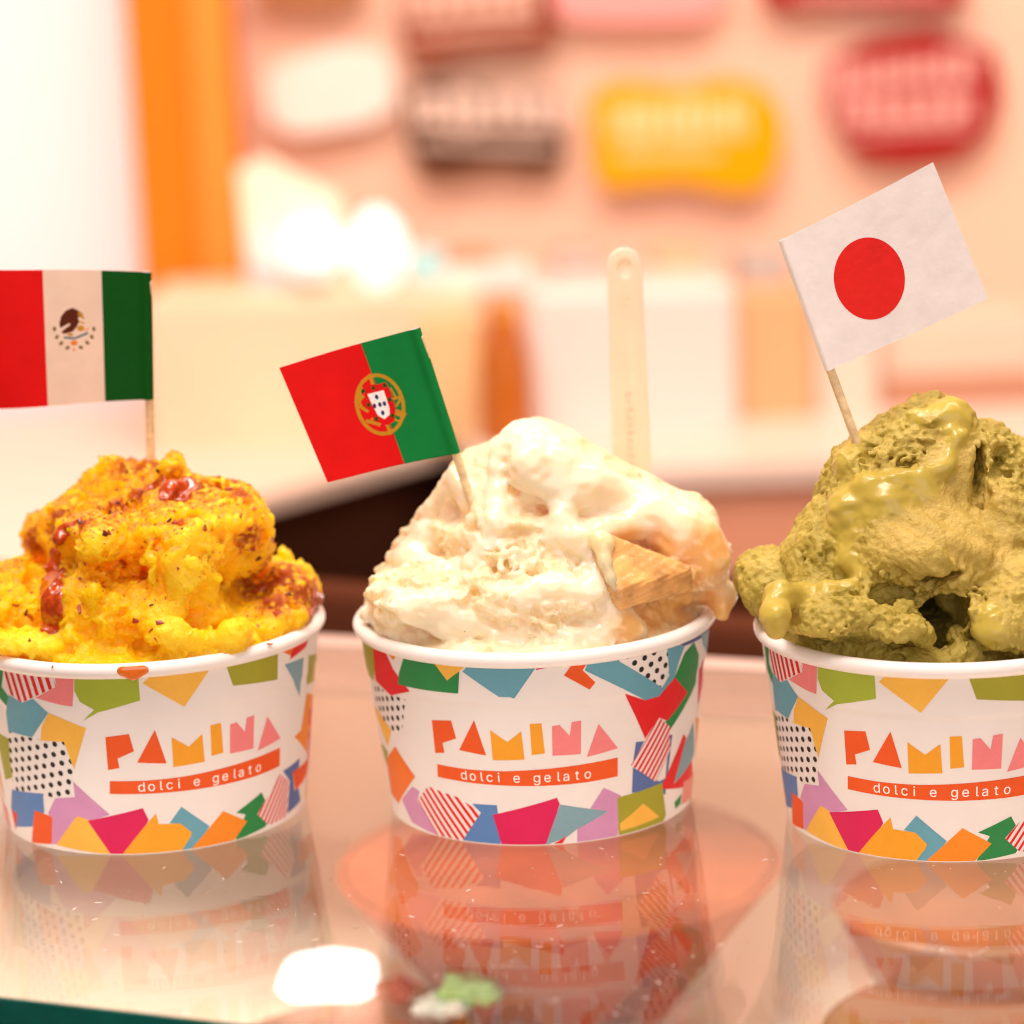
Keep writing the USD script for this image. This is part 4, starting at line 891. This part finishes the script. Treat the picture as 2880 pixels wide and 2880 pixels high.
# ---------------------------------------------------------------- behind: counters, goods, signs on the wall
def pxbox(name, x0, y0, x1, y1, Y, dep, mat, label, cat, r=2, group=None):
    a, b = at(x0, y1, Y), at(x1, y0, Y)
    c, d = at(x0, y0, Y), at(x1, y1, Y)
    return obj(name, bx(min(a[0], c[0]), Y, (a[2] + d[2]) / 2, max(b[0], d[0]), Y + dep, (b[2] + c[2]) / 2, r), mat, label=label, cat=cat, group=group, smooth=30)
zt = -90
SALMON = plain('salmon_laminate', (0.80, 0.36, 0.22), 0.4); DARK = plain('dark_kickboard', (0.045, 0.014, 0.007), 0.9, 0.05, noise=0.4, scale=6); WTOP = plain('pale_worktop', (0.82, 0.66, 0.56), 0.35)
bc = thing('back_counter', 'salmon fronted back counter with a pale worktop behind the cups', 'counter')
xa = at(885, 1000, 900)[0]
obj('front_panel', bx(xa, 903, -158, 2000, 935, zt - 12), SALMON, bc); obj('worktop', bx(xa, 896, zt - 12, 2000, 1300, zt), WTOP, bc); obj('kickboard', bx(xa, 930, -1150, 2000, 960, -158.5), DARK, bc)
lc = thing('side_counter', 'pale counter running diagonally behind the left cup, dark painted shade below', 'counter')
p1, p2 = atz(430, 955, -98), atz(905, 820, -98); d = (p2 - p1)[:2]; d /= np.linalg.norm(d); q1 = p1[:2] - d * 900; q2 = p2[:2]
off = np.array([-d[1], d[0]])
poly = [q1, q2, q2 + off * 300, q1 + off * 900]
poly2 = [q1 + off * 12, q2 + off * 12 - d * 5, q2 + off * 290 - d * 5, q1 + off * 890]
obj('worktop', prism(poly, -108, -98), plain('cream_worktop', (0.84, 0.66, 0.54), 0.35), lc)
obj('front_panel', prism(poly2, -1150, -108.5), plain('undercounter_shade', (0.07, 0.020, 0.008), 0.8, 0.1, noise=0.5, scale=5), lc)  # dark colour stands for the shade under the counter
GLOW = plain('window_glow', (0.84, 0.76, 0.76), 0.8, 0.1, emission_color=(1.0, 0.87, 0.86), emission_strength=0.22)
a = at(-60, -40, WY - 12); b = at(268, 560, WY - 12)
win = thing('shop_window_pane', 'bright overexposed white window panel at the upper left', 'window')
xr = (at(236, 0, WY - 12)[0] + at(280, 550, WY - 12)[0]) / 2
obj('pane', bx(xr - 420, WY - 14, -150, xr, WY - 2, 420), GLOW, win)
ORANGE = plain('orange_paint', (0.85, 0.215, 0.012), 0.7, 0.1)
a0, a1 = at(240, 100, 1220)[0], at(446, 300, 1220)[0]
pl = thing('orange_pillar', 'orange painted pillar left of the wall signs', 'pillar')
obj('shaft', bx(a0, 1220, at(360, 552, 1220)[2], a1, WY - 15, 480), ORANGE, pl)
obj('lighter_side', bx(a0 + (a1 - a0) * 0.62, 1212, at(360, 552, 1220)[2], a1 + 1, 1219.5, 480), plain('lighter_orange', (0.90, 0.30, 0.05), 0.7, 0.1), pl)  # right part of the shaft in a lighter orange
pxbox('cream_box', 285, 562, 905, 850, 1060, 130, plain('cream_card', (0.92, 0.67, 0.46), 0.6, noise=0.08, scale=12), 'long pale cream box on the back counter behind the flags', 'box', 4)
pxbox('tan_box', 800, 600, 903, 850, 1035, 20, plain('tan_card', (0.92, 0.58, 0.28), 0.6), 'tan card box against the right end of the long cream box', 'box', 2)
bo = at(958, 860, 1000); to = at(955, 572, 1000); hb = to[2] - zt; 
bt = thing('amber_bottle', 'amber brown bottle between the cream box and the white machine', 'bottle', (bo[0], 1000, zt + 0.3))
obj('body', revolve([(0, 0), (14, 0), (16.5, 3), (17, hb * 0.3), (16, hb * 0.55), (13, hb * .78), (9, hb * 0.9), (0, hb * 0.9)], 40), plain('amber_glass', (0.50, 0.13, 0.01), 0.2), bt, smooth=40)
obj('cap', revolve([(0, hb * 0.9), (9.5, hb * 0.9), (9.5, hb), (0, hb)], 40), plain('amber_cap', (0.70, 0.28, 0.03), 0.4), bt, smooth=40)
WM = plain('white_enamel', (0.84, 0.72, 0.66), 0.3)
pxbox('white_machine', 1003, 540, 1392, 868, 1030, 120, WM, 'white machine housing behind the wooden spoon', 'machine', 8)
pxbox('tan_carton', 1396, 552, 1532, 868, 1050, 90, plain('tan_carton', (0.78, 0.42, 0.20), 0.6), 'tan cardboard carton left of the white and red flag pick', 'box', 3)
pxbox('beige_machine', 1536, 545, 1662, 868, 1060, 100, plain('beige_enamel', (0.80, 0.66, 0.54), 0.4), 'beige canister partly behind the stick of the white and red flag', 'canister', 8)
pxbox('pale_carton', 1664, 600, 1960, 712, 1080, 90, plain('pale_card', (0.80, 0.60, 0.46), 0.6), 'pale carton lying on top of the brown drawer box', 'box', 3)
pxbox('brown_drawer_box', 1664, 714, 1960, 868, 1070, 110, plain('brown_card', (0.52, 0.24, 0.14), 0.6), 'brown drawer box on the back counter at the right edge', 'box', 3)
# goods on top of the cream box
zc = at(600, 562, 1060)[2]
GLB = plain('globe_white', (0.92, 0.93, 0.94), 0.2, emission_color=(0.98, 1.0, 1.0), emission_strength=0.5)  # rounded white shapes given some emission
for (x, y, rx, rz, lb) in ((588, 470, 20, 20, 'round white glowing globe standing left of the egg shaped one'), (712, 470, 20, 27, 'egg shaped white glowing body standing beside the round globe')):
    p = at(x, y, 1090); g = revolve([(0, -1)] + [(rx * (1 - 0.18 * max(0, math.sin(t_)) * (rz > 22)) * math.cos(t_), rz * math.sin(t_)) for t_ in np.linspace(-1.5, 1.5, 24)] + [(0, rz)], 40)
    l_ = thing('white_globe', lb, 'glow_shape', p); obj('globe', g, GLB, l_, smooth=True); obj('foot', revolve([(0, -rz - 5), (10, -rz - 5), (9, -rz + 1), (0, -rz + 1)], 32), plain('globe_foot_%d' % x, (0.5, 0.32, 0.22), 0.4), l_, smooth=40)
q = [at(*p, 1120) for p in ((448, 318), (500, 296), (560, 330), (640, 372), (648, 560), (470, 560))]
pc = thing('party_card', 'pale yellow pointed card display leaning behind the round globe', 'display card')
cd = extrude(Polygon([(p[0], p[2]) for p in q]), 4); cd.apply_transform(trimesh.transformations.rotation_matrix(np.pi / 2, [1, 0, 0])); cd.apply_translation([0, 1124, 0])
obj('card', cd, plain('pale_yellow_card', (0.95, 0.90, 0.70), 0.5), pc)
def patchpx(pts, Y, mat, par, nm, t_=2):
    q = [at(*p, Y) for p in pts]; e = extrude(Polygon([(p[0], p[2]) for p in q]).buffer(0), t_); e.apply_transform(trimesh.transformations.rotation_matrix(np.pi / 2, [1, 0, 0])); e.apply_translation([0, Y + t_, 0]); return obj(nm, e, mat, par)
patchpx([(468, 500), (560, 520), (580, 558), (472, 558)], 1117, plain('pink_card', (0.95, 0.55, 0.58), 0.5), pc, 'pink_patch')
patchpx([(470, 430), (520, 440), (540, 515), (472, 495)], 1117, plain('mist_card', (0.72, 0.84, 0.84), 0.5), pc, 'mist_patch')
pxbox('teal_carton', 772, 476, 838, 540, 1095, 40, plain('teal_card', (0.42, 0.72, 0.74), 0.5), 'small teal carton right of the egg shaped white body', 'box', 3)
pxbox('brown_tin', 842, 482, 930, 502, 1100, 40, plain('brown_tin', (0.50, 0.26, 0.12), 0.4), 'flat brown tin right of the teal carton', 'tin', 2)
pxbox('white_tray', 835, 504, 1000, 556, 1085, 40, plain('white_tray', (0.90, 0.82, 0.76), 0.4), 'white tray below the flat brown tin', 'tray', 3)
pxbox('grey_tin', 1045, 478, 1135, 538, 1100, 60, plain('grey_tin', (0.58, 0.42, 0.36), 0.4), 'greyish tin on top of the white machine left of the spoon', 'tin', 4)
pxbox('blue_grey_tin', 1395, 480, 1490, 548, 1090, 60, plain('blue_grey_tin', (0.50, 0.44, 0.40), 0.4), 'blue grey tin on the tan carton left of the white and red flag', 'tin', 4)
pxbox('peach_tin', 1235, 478, 1330, 538, 1110, 60, plain('peach_tin', (0.88, 0.46, 0.27), 0.4), 'peach tin on the white machine right of the spoon', 'tin', 4)
# the flavour signs
def sign(label, pts, col, soft, rows, ink_):
    q = [at(x, y, 1288) for x, y in pts]
    s = Polygon([(p[0], p[2]) for p in q]).buffer(-soft).buffer(soft * 2, 8).buffer(-soft, 8)
    sg = thing('flavour_sign', label, 'sign', (0, 1292, 0), 0, 'flavour signs on the peach wall')
    R90 = trimesh.transformations.rotation_matrix(np.pi / 2, [1, 0, 0])
    m = extrude(s, 5); m.apply_transform(R90); obj('board', m, plain('sign_' + label.split()[0] + str(int(pts[0][0])), col, 0.8, 0.05), sg)
    im = plain('sign_ink_' + label.split()[0] + str(int(pts[0][0])), ink_, 0.8, 0.05)
    r = np.random.default_rng(int(pts[0][0]))
    for (x0, y0, x1, y1, h0, sk) in rows:           # a row of lettering too blurred to read: strokes of its size and colour
        n = max(3, int((x1 - x0) / (h0 * 0.62))); st = []
        for i in range(n):
            x = x0 + (x1 - x0) * (i + 0.5) / n; y = y0 + (y1 - y0) * (i + 0.5) / n
            w = (x1 - x0) / n * 0.86; h = h0 * (1.35 if r.random() < 0.25 else 1.0)
            for dx in ((-0.36, 0.36) if sk else (0,)):
                a, b = at(x + dx * w - w * (0.2 if sk else 0.32), y + h / 2, 1286), at(x + dx * w + w * (0.2 if sk else 0.32), y - h / 2, 1286); st.append(bx(a[0], -6.2, a[2], b[0], -5.05, b[2]))
            if sk:
                yy = y + r.choice([-0.4, 0, 0.4]) * h0; a, b = at(x - w * .4, yy + h0 * .09, 1286), at(x + w * .4, yy - h0 * .09, 1286); st.append(bx(a[0], -6.3, a[2], b[0], -5.05, b[2]))
        obj('lettering', trimesh.util.concatenate(st), im, sg)
sign('dark brown sign with a row of white letters', [(752, 175), (800, 160), (900, 165), (960, 182), (1060, 172), (1064, 300), (1050, 328), (1000, 322), (930, 312), (860, 326), (800, 330), (780, 300)], (0.07, 0.02, 0.003), 9, [(775, 205, 1058, 212, 62, 1), (790, 272, 1050, 280, 14, 1)], (0.84, 0.63, 0.52))
sign('yellow sign with cream letters', [(1108, 175), (1180, 150), (1290, 165), (1370, 145), (1440, 160), (1478, 220), (1475, 300), (1440, 362), (1380, 366), (1290, 345), (1200, 352), (1140, 362), (1118, 320)], (0.86, 0.42, 0.003), 14, [(1150, 232, 1410, 220, 58, 1), (1165, 290, 1360, 288, 22, 0)], (0.95, 0.72, 0.32))
sign('red bowl shaped sign with three rows of white letters', [(1545, 120), (1640, 75), (1760, 58), (1880, 95), (1890, 180), (1862, 260), (1800, 300), (1700, 310), (1620, 300), (1575, 240)], (0.36, 0.003, 0.006), 12, [(1560, 150, 1850, 122, 52, 1), (1580, 210, 1840, 200, 60, 1), (1600, 258, 1830, 242, 12, 1)], (0.82, 0.40, 0.35))
sign('maroon sign at the top with a row of pinkish letters', [(745, -70), (1040, -75), (1052, 60), (1035, 88), (900, 92), (800, 120), (770, 112), (756, 60)], (0.27, 0.055, 0.025), 10, [(760, 8, 1010, -6, 66, 1), (775, 74, 1015, 50, 14, 1)], (0.82, 0.50, 0.38))
sign('pale pink sign cut off by the top edge', [(1040, -80), (1380, -80), (1372, 0), (1330, 38), (1180, 44), (1070, 40), (1046, 20)], (0.90, 0.40, 0.37), 10, [], (0.9, 0.8, 0.7))
sign('dark red sign cut off by the top edge above the bowl shaped one', [(1425, -70), (1830, -70), (1822, 0), (1780, 18), (1600, 6), (1480, 16), (1440, 8)], (0.36, 0.004, 0.008), 8, [(1500, -10, 1780, -14, 24, 0)], (0.85, 0.4, 0.35))
sign('blurred brown sign at the top right of the pillar', [(455, -60), (700, -70), (690, 4), (600, 18), (500, 14)], (0.40, 0.18, 0.08), 8, [], (0.9, 0.8, 0.7))
sign('white cloud shaped sign right of the pillar', [(500, 130), (640, 85), (735, 95), (748, 200), (690, 235), (560, 255), (505, 230)], (0.92, 0.84, 0.76), 14, [], (0.9, 0.8, 0.7))
